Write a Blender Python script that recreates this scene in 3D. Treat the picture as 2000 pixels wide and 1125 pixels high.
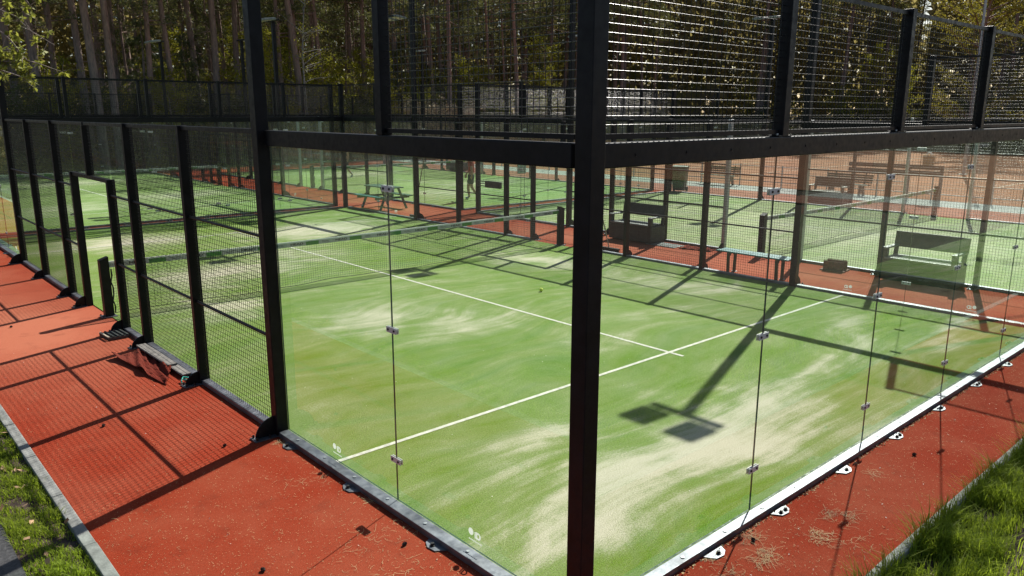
import bpy, bmesh, math, random
import numpy as np
from mathutils import Vector, Matrix

for o in list(bpy.data.objects):
    bpy.data.objects.remove(o)
SC = bpy.context.scene
COL = SC.collection
R = math.radians

# ------------------------------------------------------------------ camera
cam = bpy.data.cameras.new('camera')
cam.sensor_width = 36.0
cam.lens = 1512.9 / 2000 * 36
cam.clip_start = 0.05
cam.clip_end = 900
camo = bpy.data.objects.new('camera', cam)
COL.objects.link(camo)
YAW, PITCH, ROLL = R(47.978), R(-12.803), R(0.12)
CAM = Vector((-3.184, -2.918, 3.138))
fw = Vector((math.cos(PITCH) * math.cos(YAW), math.cos(PITCH) * math.sin(YAW), math.sin(PITCH)))
rt = Vector((math.sin(YAW), -math.cos(YAW), 0))
up = rt.cross(fw)
r2 = rt * math.cos(ROLL) + up * math.sin(ROLL)
u2 = -rt * math.sin(ROLL) + up * math.cos(ROLL)
m = Matrix((r2, u2, -fw)).transposed().to_4x4()
m.translation = CAM
camo.matrix_world = m
SC.camera = camo

# ------------------------------------------------------------------ sky, sun, exposure
SUN_EL, SUN_AZ = R(41.5), math.atan2(0.384, 1.064)      # azimuth measured from +x towards +y
W = bpy.data.worlds.new('World')
SC.world = W
W.use_nodes = True
nt = W.node_tree
sky = nt.nodes.new('ShaderNodeTexSky')
sky.sky_type = 'NISHITA'
sky.sun_disc = False
sky.sun_elevation = SUN_EL
sky.sun_rotation = math.pi / 2 - SUN_AZ
sky.air_density = 1.0
sky.dust_density = 1.2
bg = nt.nodes['Background']
bg.inputs['Strength'].default_value = 0.06
nt.links.new(sky.outputs[0], bg.inputs['Color'])
sl = bpy.data.lights.new('sun', 'SUN')
sl.energy = 5.0
sl.angle = R(0.53)
sl.color = (1.0, 0.955, 0.88)
so = bpy.data.objects.new('sun', sl)
COL.objects.link(so)
sd = Vector((math.cos(SUN_EL) * math.cos(SUN_AZ), math.cos(SUN_EL) * math.sin(SUN_AZ), math.sin(SUN_EL)))
so.rotation_euler = sd.to_track_quat('Z', 'Y').to_euler()
so.location = sd * 60
SC.view_settings.view_transform = 'Standard'
SC.view_settings.look = 'None'
SC.view_settings.gamma = 1
SC.view_settings.exposure = 0.85
SC.render.engine = 'CYCLES'
SC.cycles.use_denoising = True
SC.cycles.denoiser = 'OPENIMAGEDENOISE'
SC.cycles.transparent_max_bounces = 32
SC.cycles.max_bounces = 6
SC.cycles.diffuse_bounces = 2
SC.cycles.glossy_bounces = 3
SC.cycles.transmission_bounces = 3
SC.cycles.caustics_reflective = False
SC.cycles.caustics_refractive = False

# ------------------------------------------------------------------ materials
MATS = {}
def newmat(name):
    mt = bpy.data.materials.new(name)
    mt.use_nodes = True
    MATS[name] = mt
    n = mt.node_tree.nodes
    return mt, n, mt.node_tree.links, n['Principled BSDF']
def nd(n, t, **k):
    x = n.new(t)
    for a, b in k.items():
        setattr(x, a, b)
    return x
def ramp(n, l, src, stops):
    r = n.new('ShaderNodeValToRGB')
    e = r.color_ramp.elements
    while len(e) < len(stops):
        e.new(0.5)
    for el, (p, c) in zip(e, stops):
        el.position = p
        el.color = (c[0], c[1], c[2], 1) if not isinstance(c, (int, float)) else (c, c, c, 1)
    l.new(src, r.inputs[0])
    return r.outputs[0]
def noise(n, l, vec, scale, detail=3, rough=0.55, dist=0.0):
    x = n.new('ShaderNodeTexNoise')
    x.inputs['Scale'].default_value = scale
    x.inputs['Detail'].default_value = detail
    x.inputs['Roughness'].default_value = rough
    x.inputs['Distortion'].default_value = dist
    if vec is not None:
        l.new(vec, x.inputs['Vector'])
    return x.outputs['Fac']
def mapping(n, l, vec, loc=(0, 0, 0), rot=(0, 0, 0), sc=(1, 1, 1)):
    x = n.new('ShaderNodeMapping')
    x.inputs['Location'].default_value = loc
    x.inputs['Rotation'].default_value = rot
    x.inputs['Scale'].default_value = sc
    l.new(vec, x.inputs['Vector'])
    return x.outputs[0]
def mix(n, l, fac, a, b, mode='MIX'):
    x = n.new('ShaderNodeMix')
    x.data_type = 'RGBA'
    x.blend_type = mode
    for sock, v in ((x.inputs[0], fac), (x.inputs[6], a), (x.inputs[7], b)):
        if isinstance(v, bpy.types.NodeSocket):
            l.new(v, sock)
        elif isinstance(v, (int, float)):
            sock.default_value = v
        else:
            sock.default_value = (v[0], v[1], v[2], 1)
    return x.outputs[2]
def mth(n, l, op, a, b=None, clamp=False):
    x = n.new('ShaderNodeMath')
    x.operation = op
    x.use_clamp = clamp
    for i, v in enumerate((a, b)):
        if v is None:
            continue
        if isinstance(v, bpy.types.NodeSocket):
            l.new(v, x.inputs[i])
        else:
            x.inputs[i].default_value = v
    return x.outputs[0]
def bump(n, l, bs, h, strength=0.3, dist=0.02):
    b = n.new('ShaderNodeBump')
    b.inputs['Strength'].default_value = strength
    b.inputs['Distance'].default_value = dist
    l.new(h, b.inputs['Height'])
    l.new(b.outputs[0], bs.inputs['Normal'])
def coord(n, which='Object'):
    return n.new('ShaderNodeTexCoord').outputs[which]

def simple(name, colr, rough=0.5, metal=0.0, var=0.25, scale=6.0, bmp=0.0, spec=0.5, colr2=None):
    mt, n, l, b = newmat(name)
    v = coord(n)
    f = noise(n, l, v, scale, 5, 0.6)
    c2 = colr2 or tuple(x * (1 - var) for x in colr)
    c1 = colr if colr2 else tuple(min(1, x * (1 + var)) for x in colr)
    l.new(ramp(n, l, f, [(0.35, c2), (0.65, c1)]), b.inputs['Base Color'])
    f2 = noise(n, l, v, scale * 3.1, 4)
    l.new(ramp(n, l, f2, [(0.3, max(0.02, rough - 0.1)), (0.7, min(1, rough + 0.12))]), b.inputs['Roughness'])
    b.inputs['Metallic'].default_value = metal
    b.inputs['Specular IOR Level'].default_value = spec
    if bmp:
        bump(n, l, b, noise(n, l, v, scale * 8, 4), bmp, 0.01)
    return mt

simple('black_steel', (0.0055, 0.0055, 0.007), 0.42, 0.0, 0.5, 7.0, 0.04, 0.2)
simple('wire', (0.006, 0.006, 0.007), 0.36, 0.0, 0.3, 5.0, 0.0, 0.45)
simple('rail_steel', (0.16, 0.17, 0.19), 0.45, 0.75, 0.3, 5.0, 0.05, 0.55)
simple('galvanised', (0.34, 0.36, 0.37), 0.42, 0.6, 0.2, 14.0)
simple('clamp_steel', (0.6, 0.6, 0.58), 0.35, 0.0, 0.1, 20.0)
simple('bolt', (0.03, 0.03, 0.03), 0.4, 0.6, 0.3, 30.0)
simple('white_line', (0.52, 0.52, 0.43), 0.8, 0, 0.2, 14.0, 0.3, 0.1)
simple('white_paint', (0.8, 0.8, 0.78), 0.45, 0, 0.05, 9.0)
simple('net_twine', (0.012, 0.014, 0.014), 0.7, 0, 0.3, 9.0)
simple('band_grey', (0.42, 0.42, 0.4), 0.6, 0, 0.1, 14.0)
simple('band_green', (0.06, 0.22, 0.04), 0.6, 0, 0.1, 14.0)
simple('print_black', (0.02, 0.02, 0.02), 0.6, 0, 0.1, 14.0)
simple('print_grey', (0.2, 0.2, 0.2), 0.6, 0, 0.1, 14.0)
simple('concrete', (0.2, 0.205, 0.19), 0.85, 0, 0.3, 9.0, 0.35, 0.3)
simple('asphalt', (0.05, 0.05, 0.052), 0.8, 0, 0.35, 40.0, 0.4, 0.4)
simple('soil', (0.065, 0.046, 0.034), 0.95, 0, 0.55, 9.0, 0.8, 0.2)
simple('gravel', (0.34, 0.34, 0.32), 0.95, 0, 0.6, 22.0, 0.9, 0.2)
simple('forest_floor', (0.05, 0.042, 0.025), 0.95, 0, 0.5, 2.0, 0.6, 0.2)
simple('clay', (0.24, 0.10, 0.048), 0.95, 0, 0.16, 0.4, 0.1, 0.15)
simple('green_bench', (0.02, 0.075, 0.05), 0.5, 0, 0.3, 8.0, 0.1)
simple('blue_bench', (0.06, 0.22, 0.22), 0.45, 0, 0.3, 8.0, 0.1)
simple('dark_plastic', (0.032, 0.038, 0.034), 0.5, 0, 0.35, 6.0, 0.1)
simple('green_plastic', (0.035, 0.06, 0.03), 0.45, 0, 0.35, 6.0, 0.1)
simple('grey_plastic', (0.16, 0.18, 0.17), 0.45, 0, 0.2, 6.0, 0.1)
simple('rust', (0.12, 0.045, 0.028), 0.85, 0, 0.45, 14.0, 0.4)
simple('weathered_wood', (0.15, 0.14, 0.125), 0.85, 0, 0.35, 12.0, 0.4)
simple('pale_wood', (0.42, 0.36, 0.26), 0.8, 0, 0.25, 12.0, 0.3)
simple('dark_wood', (0.045, 0.038, 0.032), 0.8, 0, 0.35, 12.0, 0.3)
simple('tennis_ball', (0.72, 0.82, 0.06), 0.9, 0, 0.1, 40.0, 0.5)
simple('skin', (0.42, 0.24, 0.16), 0.55, 0, 0.1, 9.0)
simple('red_shirt', (0.33, 0.04, 0.025), 0.85, 0, 0.15, 9.0)
simple('dark_shorts', (0.02, 0.03, 0.028), 0.85, 0, 0.2, 9.0)
simple('navy_cloth', (0.02, 0.03, 0.07), 0.85, 0, 0.2, 9.0)
simple('hair', (0.05, 0.035, 0.025), 0.7, 0, 0.2, 20.0)
simple('sock_blue', (0.3, 0.42, 0.6), 0.8, 0, 0.1, 9.0)
simple('shoe', (0.18, 0.26, 0.36), 0.6, 0, 0.2, 9.0)
simple('teal_cord', (0.02, 0.35, 0.27), 0.6, 0, 0.1, 9.0)
simple('straw', (0.38, 0.26, 0.13), 0.85, 0, 0.35, 3.0)
simple('dead_leaf', (0.36, 0.22, 0.12), 0.8, 0, 0.45, 4.0)
simple('pale_petal', (0.62, 0.58, 0.5), 0.8, 0, 0.2, 4.0)
simple('pine_cone', (0.03, 0.02, 0.015), 0.85, 0, 0.4, 30.0, 0.3)
simple('sign_face', (0.42, 0.5, 0.44), 0.5, 0, 0.1, 6.0)
simple('paper_bag', (0.3, 0.16, 0.06), 0.85, 0, 0.15, 8.0, 0.2)
simple('light_lens', (0.55, 0.57, 0.58), 0.15, 0, 0.05, 6.0)
simple('birch_bark', (0.2, 0.19, 0.17), 0.8, 0, 0.4, 5.0, 0.3)
simple('pale_blossom', (0.45, 0.38, 0.24), 0.85, 0, 0.3, 3.0)

def leafmat(name, c, trans=0.35, var=0.4):
    mt, n, l, b = newmat(name)
    oi = n.new('ShaderNodeObjectInfo').outputs['Random']
    geo = n.new('ShaderNodeNewGeometry').outputs['Random Per Island']
    f = mth(n, l, 'ADD', mth(n, l, 'MULTIPLY', oi, 0.4), mth(n, l, 'MULTIPLY', geo, 0.6))
    lo = tuple(x * (1 - var) for x in c)
    hi = (min(1, c[0] * (1 + var * 1.3)), min(1, c[1] * (1 + var)), c[2])
    colr = ramp(n, l, f, [(0.1, lo), (0.9, hi)])
    l.new(colr, b.inputs['Base Color'])
    b.inputs['Roughness'].default_value = 0.5
    b.inputs['Specular IOR Level'].default_value = 0.12
    tr = n.new('ShaderNodeBsdfTranslucent')
    l.new(mix(n, l, 0.5, colr, (c[0] * 1.6, c[1] * 1.5, c[2] * 0.6)), tr.inputs['Color'])
    ms = n.new('ShaderNodeMixShader')
    ms.inputs[0].default_value = trans
    l.new(b.outputs[0], ms.inputs[1])
    l.new(tr.outputs[0], ms.inputs[2])
    l.new(ms.outputs[0], n['Material Output'].inputs['Surface'])
leafmat('needles', (0.11, 0.125, 0.065), 0.35)
leafmat('needles_brown', (0.05, 0.04, 0.03), 0.1)
leafmat('spring_leaf', (0.20, 0.21, 0.03), 0.45)
leafmat('maple_leaf', (0.26, 0.29, 0.08), 0.45, 0.3)
leafmat('shrub_leaf', (0.07, 0.09, 0.02), 0.35)
leafmat('far_leaf', (0.21, 0.19, 0.125), 0.5, 0.55)
leafmat('yellow_leaf', (0.20, 0.19, 0.04), 0.4, 0.3)
leafmat('grass_blade', (0.20, 0.28, 0.04), 0.55, 0.5)
leafmat('undergrowth', (0.27, 0.235, 0.12), 0.45, 0.6)
leafmat('dry_leaf_cover', (0.09, 0.055, 0.03), 0.15, 0.5)

mt, n, l, b = newmat('frosted_mark')
tr = n.new('ShaderNodeBsdfTranslucent'); tr.inputs['Color'].default_value = (0.45, 0.47, 0.45, 1)
ms = n.new('ShaderNodeMixShader'); ms.inputs[0].default_value = 0.75
b.inputs['Base Color'].default_value = (0.8, 0.8, 0.8, 1)
l.new(b.outputs[0], ms.inputs[1]); l.new(tr.outputs[0], ms.inputs[2]); l.new(ms.outputs[0], n['Material Output'].inputs['Surface'])
# pine bark: grey and furrowed below, orange-red and flaky above
mt, n, l, b = newmat('pine_bark')
v = coord(n)
sep = n.new('ShaderNodeSeparateXYZ')
l.new(v, sep.inputs[0])
vm = mapping(n, l, v, sc=(6, 6, 1.2))
f = noise(n, l, vm, 2.0, 5, 0.65)
hz = mth(n, l, 'ADD', mth(n, l, 'MULTIPLY', sep.outputs['Z'], 0.1), mth(n, l, 'MULTIPLY', f, 0.5))
low = ramp(n, l, f, [(0.3, (0.10, 0.087, 0.082)), (0.7, (0.33, 0.28, 0.25))])
hi = ramp(n, l, f, [(0.3, (0.13, 0.075, 0.055)), (0.7, (0.32, 0.21, 0.16))])
l.new(mix(n, l, ramp(n, l, hz, [(0.55, 0), (1.15, 1)]), low, hi), b.inputs['Base Color'])
b.inputs['Roughness'].default_value = 0.85
bump(n, l, b, f, 0.8, 0.05)

# glass: clear toughened panes with a slight green cast, mirror reflection, faint smears and painted reflection streaks
def glassmat(name, tint, haze):
    mt, n, l, b = newmat(name)
    n.remove(b)
    v = coord(n)
    tr = n.new('ShaderNodeBsdfTransparent')
    tr.inputs['Color'].default_value = (*tint, 1)
    gl = n.new('ShaderNodeBsdfGlossy')
    gl.inputs['Roughness'].default_value = 0.0
    gl.inputs['Color'].default_value = (0.95, 1, 0.97, 1)
    fr = n.new('ShaderNodeFresnel')
    fr.inputs['IOR'].default_value = 1.5
    bf = n.new('ShaderNodeNewGeometry').outputs['Backfacing']
    fac = mth(n, l, 'MULTIPLY', mth(n, l, 'MULTIPLY', fr.outputs[0], 1.15, True), mth(n, l, 'SUBTRACT', 1.0, bf))
    m1 = n.new('ShaderNodeMixShader')
    l.new(fac, m1.inputs[0])
    l.new(tr.outputs[0], m1.inputs[1])
    l.new(gl.outputs[0], m1.inputs[2])
    df = n.new('ShaderNodeBsdfTranslucent')
    df.inputs['Color'].default_value = (0.75, 0.78, 0.74, 1)
    vs = mapping(n, l, v, rot=(0.3, 0.5, 0.2), sc=(1.2, 1.2, 0.35))
    sm = ramp(n, l, noise(n, l, vs, 2.2, 6, 0.62, 1.2), [(0.42, haze * 0.25), (0.75, haze)])
    vo = n.new('ShaderNodeTexVoronoi'); vo.inputs['Scale'].default_value = 1.6; l.new(v, vo.inputs['Vector'])
    pr_ = mth(n, l, 'MULTIPLY', ramp(n, l, vo.outputs['Distance'], [(0.03, 1.0), (0.075, 0.0)]), mth(n, l, 'MULTIPLY', noise(n, l, v, 60, 3), haze * 2.2))
    dr = ramp(n, l, noise(n, l, mapping(n, l, v, sc=(26, 26, 0.5)), 1.0, 3), [(0.62, 0.0), (0.8, haze * 0.9)])  # vertical streaks painted in to look like faint reflections
    sm = mth(n, l, 'ADD', sm, mth(n, l, 'ADD', pr_, dr))
    m2 = n.new('ShaderNodeMixShader')
    l.new(sm, m2.inputs[0])
    l.new(m1.outputs[0], m2.inputs[1])
    l.new(df.outputs[0], m2.inputs[2])
    l.new(m2.outputs[0], n['Material Output'].inputs['Surface'])
glassmat('glass', (0.955, 0.99, 0.968), 0.0055)
simple('glass_edge', (0.02, 0.05, 0.04), 0.2, 0, 0.2, 5.0)

# artificial turf with drifts of sand brushed through it
def turfmat(name, blobs, green, gsand=0.4, dull=()):
    mt, n, l, b = newmat(name)
    v = coord(n)
    # brooms and sliding feet leave curved drifts: bend the coordinates first
    wb = n.new('ShaderNodeTexNoise'); wb.inputs['Scale'].default_value = 0.22; wb.inputs['Detail'].default_value = 2
    l.new(v, wb.inputs['Vector'])
    wv = n.new('ShaderNodeVectorMath'); wv.operation = 'MULTIPLY_ADD'
    l.new(wb.outputs['Color'], wv.inputs[0]); wv.inputs[1].default_value = (4, 4, 0); l.new(v, wv.inputs[2])
    vb = wv.outputs[0]
    w1 = mapping(n, l, vb, rot=(0, 0, 0.35), sc=(0.45, 1.9, 1))
    w2 = mapping(n, l, vb, rot=(0, 0, -0.9), sc=(0.5, 2.6, 1))
    st1 = noise(n, l, w1, 1.1, 7, 0.62, 0.8)
    st2 = noise(n, l, w2, 1.7, 7, 0.62, 0.7)
    iso = noise(n, l, v, 1.3, 7, 0.62, 0.5)
    big = noise(n, l, v, 0.33, 4, 0.5, 0.6)
    fine = noise(n, l, v, 85, 4, 0.85)
    fine2 = noise(n, l, v, 48, 5, 0.85)
    tot = None
    # the sand drifts bend where players slid and brooms turned
    wob = n.new('ShaderNodeTexNoise')
    wob.inputs['Scale'].default_value = 0.8
    wob.inputs['Detail'].default_value = 3
    l.new(v, wob.inputs['Vector'])
    vv = n.new('ShaderNodeVectorMath'); vv.operation = 'MULTIPLY_ADD'
    l.new(wob.outputs['Color'], vv.inputs[0])
    vv.inputs[1].default_value = (1.5, 1.5, 0)
    vadd = n.new('ShaderNodeVectorMath'); vadd.operation = 'ADD'
    l.new(v, vadd.inputs[0]); vadd.inputs[1].default_value = (-0.75, -0.75, 0)
    l.new(vadd.outputs[0], vv.inputs[2])
    for (x, y, rx, ry, ang, s) in blobs:
        mp = n.new('ShaderNodeMapping'); mp.vector_type = 'TEXTURE'
        mp.inputs['Location'].default_value = (x, y, 0)
        mp.inputs['Rotation'].default_value = (0, 0, ang)
        mp.inputs['Scale'].default_value = (rx, ry, 50)
        l.new(vv.outputs[0], mp.inputs['Vector'])
        g = n.new('ShaderNodeTexGradient'); g.gradient_type = 'SPHERICAL'
        l.new(mp.outputs[0], g.inputs[0])
        t = mth(n, l, 'MULTIPLY', g.outputs['Fac'], s)
        tot = t if tot is None else mth(n, l, 'MAXIMUM', tot, t)
    base = mth(n, l, 'ADD', mth(n, l, 'MULTIPLY', st1, 0.4), mth(n, l, 'ADD', mth(n, l, 'MULTIPLY', st2, 0.2), mth(n, l, 'MULTIPLY', iso, 0.4)))
    sand = mth(n, l, 'ADD', base, mth(n, l, 'MULTIPLY', big, 0.25))
    if tot is not None:
        sand = mth(n, l, 'ADD', sand, mth(n, l, 'MULTIPLY', tot, mth(n, l, 'ADD', 0.38, mth(n, l, 'MULTIPLY', base, 0.62))))
    wb2 = n.new('ShaderNodeVectorMath'); wb2.operation = 'MULTIPLY_ADD'
    l.new(wb.outputs['Color'], wb2.inputs[0]); wb2.inputs[1].default_value = (0.9, 0.9, 0); l.new(v, wb2.inputs[2])
    thin = noise(n, l, mapping(n, l, wb2.outputs[0], rot=(0, 0, -0.06), sc=(0.16, 3.2, 1)), 1.6, 6, 0.6, 0.25)
    thin2 = noise(n, l, mapping(n, l, vb, rot=(0, 0, 0.9), sc=(0.2, 3.4, 1)), 1.5, 6, 0.6, 0.3)
    sy = n.new('ShaderNodeSeparateXYZ'); l.new(v, sy.inputs[0])
    near = ramp(n, l, mth(n, l, 'MULTIPLY', sy.outputs['Y'], 0.1), [(0.05, 0.17), (0.32, 0.03)])
    sand = mth(n, l, 'ADD', sand, mth(n, l, 'MULTIPLY', mth(n, l, 'SUBTRACT', ramp(n, l, thin, [(0.42, 0.0), (0.62, 1.0)]), 0.5), near))
    sand = mth(n, l, 'ADD', sand, mth(n, l, 'MULTIPLY', mth(n, l, 'SUBTRACT', ramp(n, l, thin2, [(0.42, 0.0), (0.62, 1.0)]), 0.5), 0.05))
    sand = mth(n, l, 'ADD', sand, mth(n, l, 'MULTIPLY', mth(n, l, 'SUBTRACT', fine2, 0.5), 0.6))
    smask = ramp(n, l, sand, [(0.47, 0.0), (0.70, gsand * 0.6), (0.88, 0.78), (1.1, 1.0)])
    g1 = ramp(n, l, fine, [(0.3, tuple(x * 0.4 for x in green)), (0.68, tuple(x * 1.55 for x in green))])
    g1 = mix(n, l, ramp(n, l, st2, [(0.42, 0.0), (0.66, 0.55)]), g1, (green[0] * 1.15, green[1] * 0.97, green[2] * 0.8))
    g1 = mix(n, l, ramp(n, l, noise(n, l, w2, 0.9, 4, 0.5, 1.0), [(0.5, 0.0), (0.72, 0.5)]), g1, (green[0] * 0.62, green[1] * 0.85, green[2] * 1.3))
    for (x, y, rx, ry, ang, s) in dull:
        mp = n.new('ShaderNodeMapping'); mp.vector_type = 'TEXTURE'
        mp.inputs['Location'].default_value = (x, y, 0)
        mp.inputs['Rotation'].default_value = (0, 0, ang)
        mp.inputs['Scale'].default_value = (rx, ry, 50)
        l.new(vv.outputs[0], mp.inputs['Vector'])
        g = n.new('ShaderNodeTexGradient'); g.gradient_type = 'SPHERICAL'
        l.new(mp.outputs[0], g.inputs[0])
        g1 = mix(n, l, mth(n, l, 'MULTIPLY', g.outputs['Fac'], s, True), g1, (0.13, 0.165, 0.02))
    sc = ramp(n, l, fine, [(0.25, (0.34, 0.325, 0.23)), (0.75, (0.62, 0.585, 0.45))])
    l.new(mix(n, l, smask, g1, sc), b.inputs['Base Color'])
    b.inputs['Roughness'].default_value = 0.8
    b.inputs['Specular IOR Level'].default_value = 0.06
    bump(n, l, b, fine, 0.6, 0.02)
BLOBS_A = [(3.0, 7.3, 1.5, 1.3, 0.3, 0.42), (3.9, 5.9, 1.5, 0.8, 0.2, 0.34), (2.6, 1.0, 3.4, 0.75, 0.03, 0.75),
           (0.95, 0.85, 1.2, 0.6, 0.1, 0.6), (1.7, 2.2, 1.5, 0.6, 0.35, 0.42), (7.6, 1.8, 2.0, 0.5, 0.5, 0.36),
           (8.5, 5.3, 1.1, 2.0, 0.2, 0.4), (8.3, 9.2, 1.2, 2.2, 0.1, 0.42), (5.0, 4.0, 1.8, 0.5, 0.3, 0.2),
           (2.6, 12.1, 2.4, 1.5, 0.2, 0.5), (1.4, 9.6, 1.0, 1.6, 0.0, 0.4), (7.0, 16.2, 3.0, 1.9, 0.2, 0.55),
           (2.0, 17.2, 2.5, 1.6, 0.1, 0.45), (5.5, 1.3, 2.0, 0.35, 0.15, 0.4), (8.6, 0.8, 1.4, 0.5, 0.3, 0.35), (4.6, 13.5, 1.5, 2.4, 0.3, 0.3)]
turfmat('turf_a', BLOBS_A, (0.098, 0.190, 0.014), 0.36, [(1.1, 4.5, 1.3, 2.6, 0.1, 0.45), (5.5, 0.5, 2.5, 0.4, 0, 0.3)])
turfmat('turf_b', [(3, 5, 2.5, 2, 0.2, 0.4), (7, 7, 2.5, 2, 0.2, 0.4), (5, 15, 4, 2, 0.2, 0.4)], (0.125, 0.215, 0.035), 0.5)
turfmat('turf_c', [(5, 9, 6, 9, 0.2, 0.25)], (0.14, 0.235, 0.05), 0.7)

# brick-red needle felt round the courts, bleached and dusty in places, elsewhere paled by painted sun glare
def redmat(name, c, pale, dusty, worn_glare=()):
    mt, n, l, b = newmat(name)
    v = coord(n)
    fine = noise(n, l, v, 95, 4, 0.85)
    med = noise(n, l, v, 40, 4, 0.7)
    big = noise(n, l, v, 0.9, 5, 0.6, 0.5)
    c1 = ramp(n, l, fine, [(0.3, tuple(x * 0.5 for x in c)), (0.7, tuple(x * 1.4 for x in c))])
    c2 = mix(n, l, ramp(n, l, mth(n, l, 'ADD', big, mth(n, l, 'MULTIPLY', mth(n, l, 'SUBTRACT', med, 0.5), 0.35)), [(0.42, 0.0), (0.75, dusty)]), c1, pale)
    for (x, y, rx, ry, s_) in worn_glare:
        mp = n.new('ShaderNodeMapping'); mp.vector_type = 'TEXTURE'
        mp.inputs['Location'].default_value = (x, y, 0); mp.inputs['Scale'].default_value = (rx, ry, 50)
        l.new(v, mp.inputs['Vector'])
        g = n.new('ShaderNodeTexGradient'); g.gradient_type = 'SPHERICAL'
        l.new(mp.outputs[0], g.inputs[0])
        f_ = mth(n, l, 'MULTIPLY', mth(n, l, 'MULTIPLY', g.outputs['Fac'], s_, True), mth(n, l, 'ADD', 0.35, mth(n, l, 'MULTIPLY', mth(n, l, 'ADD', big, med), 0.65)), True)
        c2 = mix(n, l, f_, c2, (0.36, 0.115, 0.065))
    sp = ramp(n, l, noise(n, l, v, 115, 1, 0.5), [(0.68, 0.0), (0.74, 0.55)])
    c3 = mix(n, l, sp, c2, (0.40, 0.22, 0.14))
    dk = ramp(n, l, noise(n, l, v, 3.0, 5, 0.7), [(0.25, 0.35), (0.45, 0.0)])
    l.new(mix(n, l, dk, c3, (0.06, 0.014, 0.009)), b.inputs['Base Color'])
    b.inputs['Roughness'].default_value = 0.9
    b.inputs['Specular IOR Level'].default_value = 0.04
    bump(n, l, b, fine, 0.45, 0.012)
redmat('red_felt', (0.245, 0.030, 0.012), (0.29, 0.072, 0.038), 0.75, [(-1.1, 9.9, 1.9, 3.4, 1.3), (-1.3, 14, 1.6, 4, 0.7), (-1.0, 6.5, 1.4, 3.0, 0.25), (-1.0, 1.2, 1.6, 1.6, 0.25), (11.2, 4, 1.6, 7, 1.0), (11.2, 10, 1.5, 4, 1.2), (11.3, 20, 1.6, 9, 1.0)])  # wear round the left doorway; pale blobs on the right path imitate sun glare
redmat('old_felt', (0.13, 0.022, 0.014), (0.16, 0.05, 0.035), 0.6)
redmat('pale_red', (0.30, 0.12, 0.085), (0.36, 0.2, 0.155), 0.8)

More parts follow.
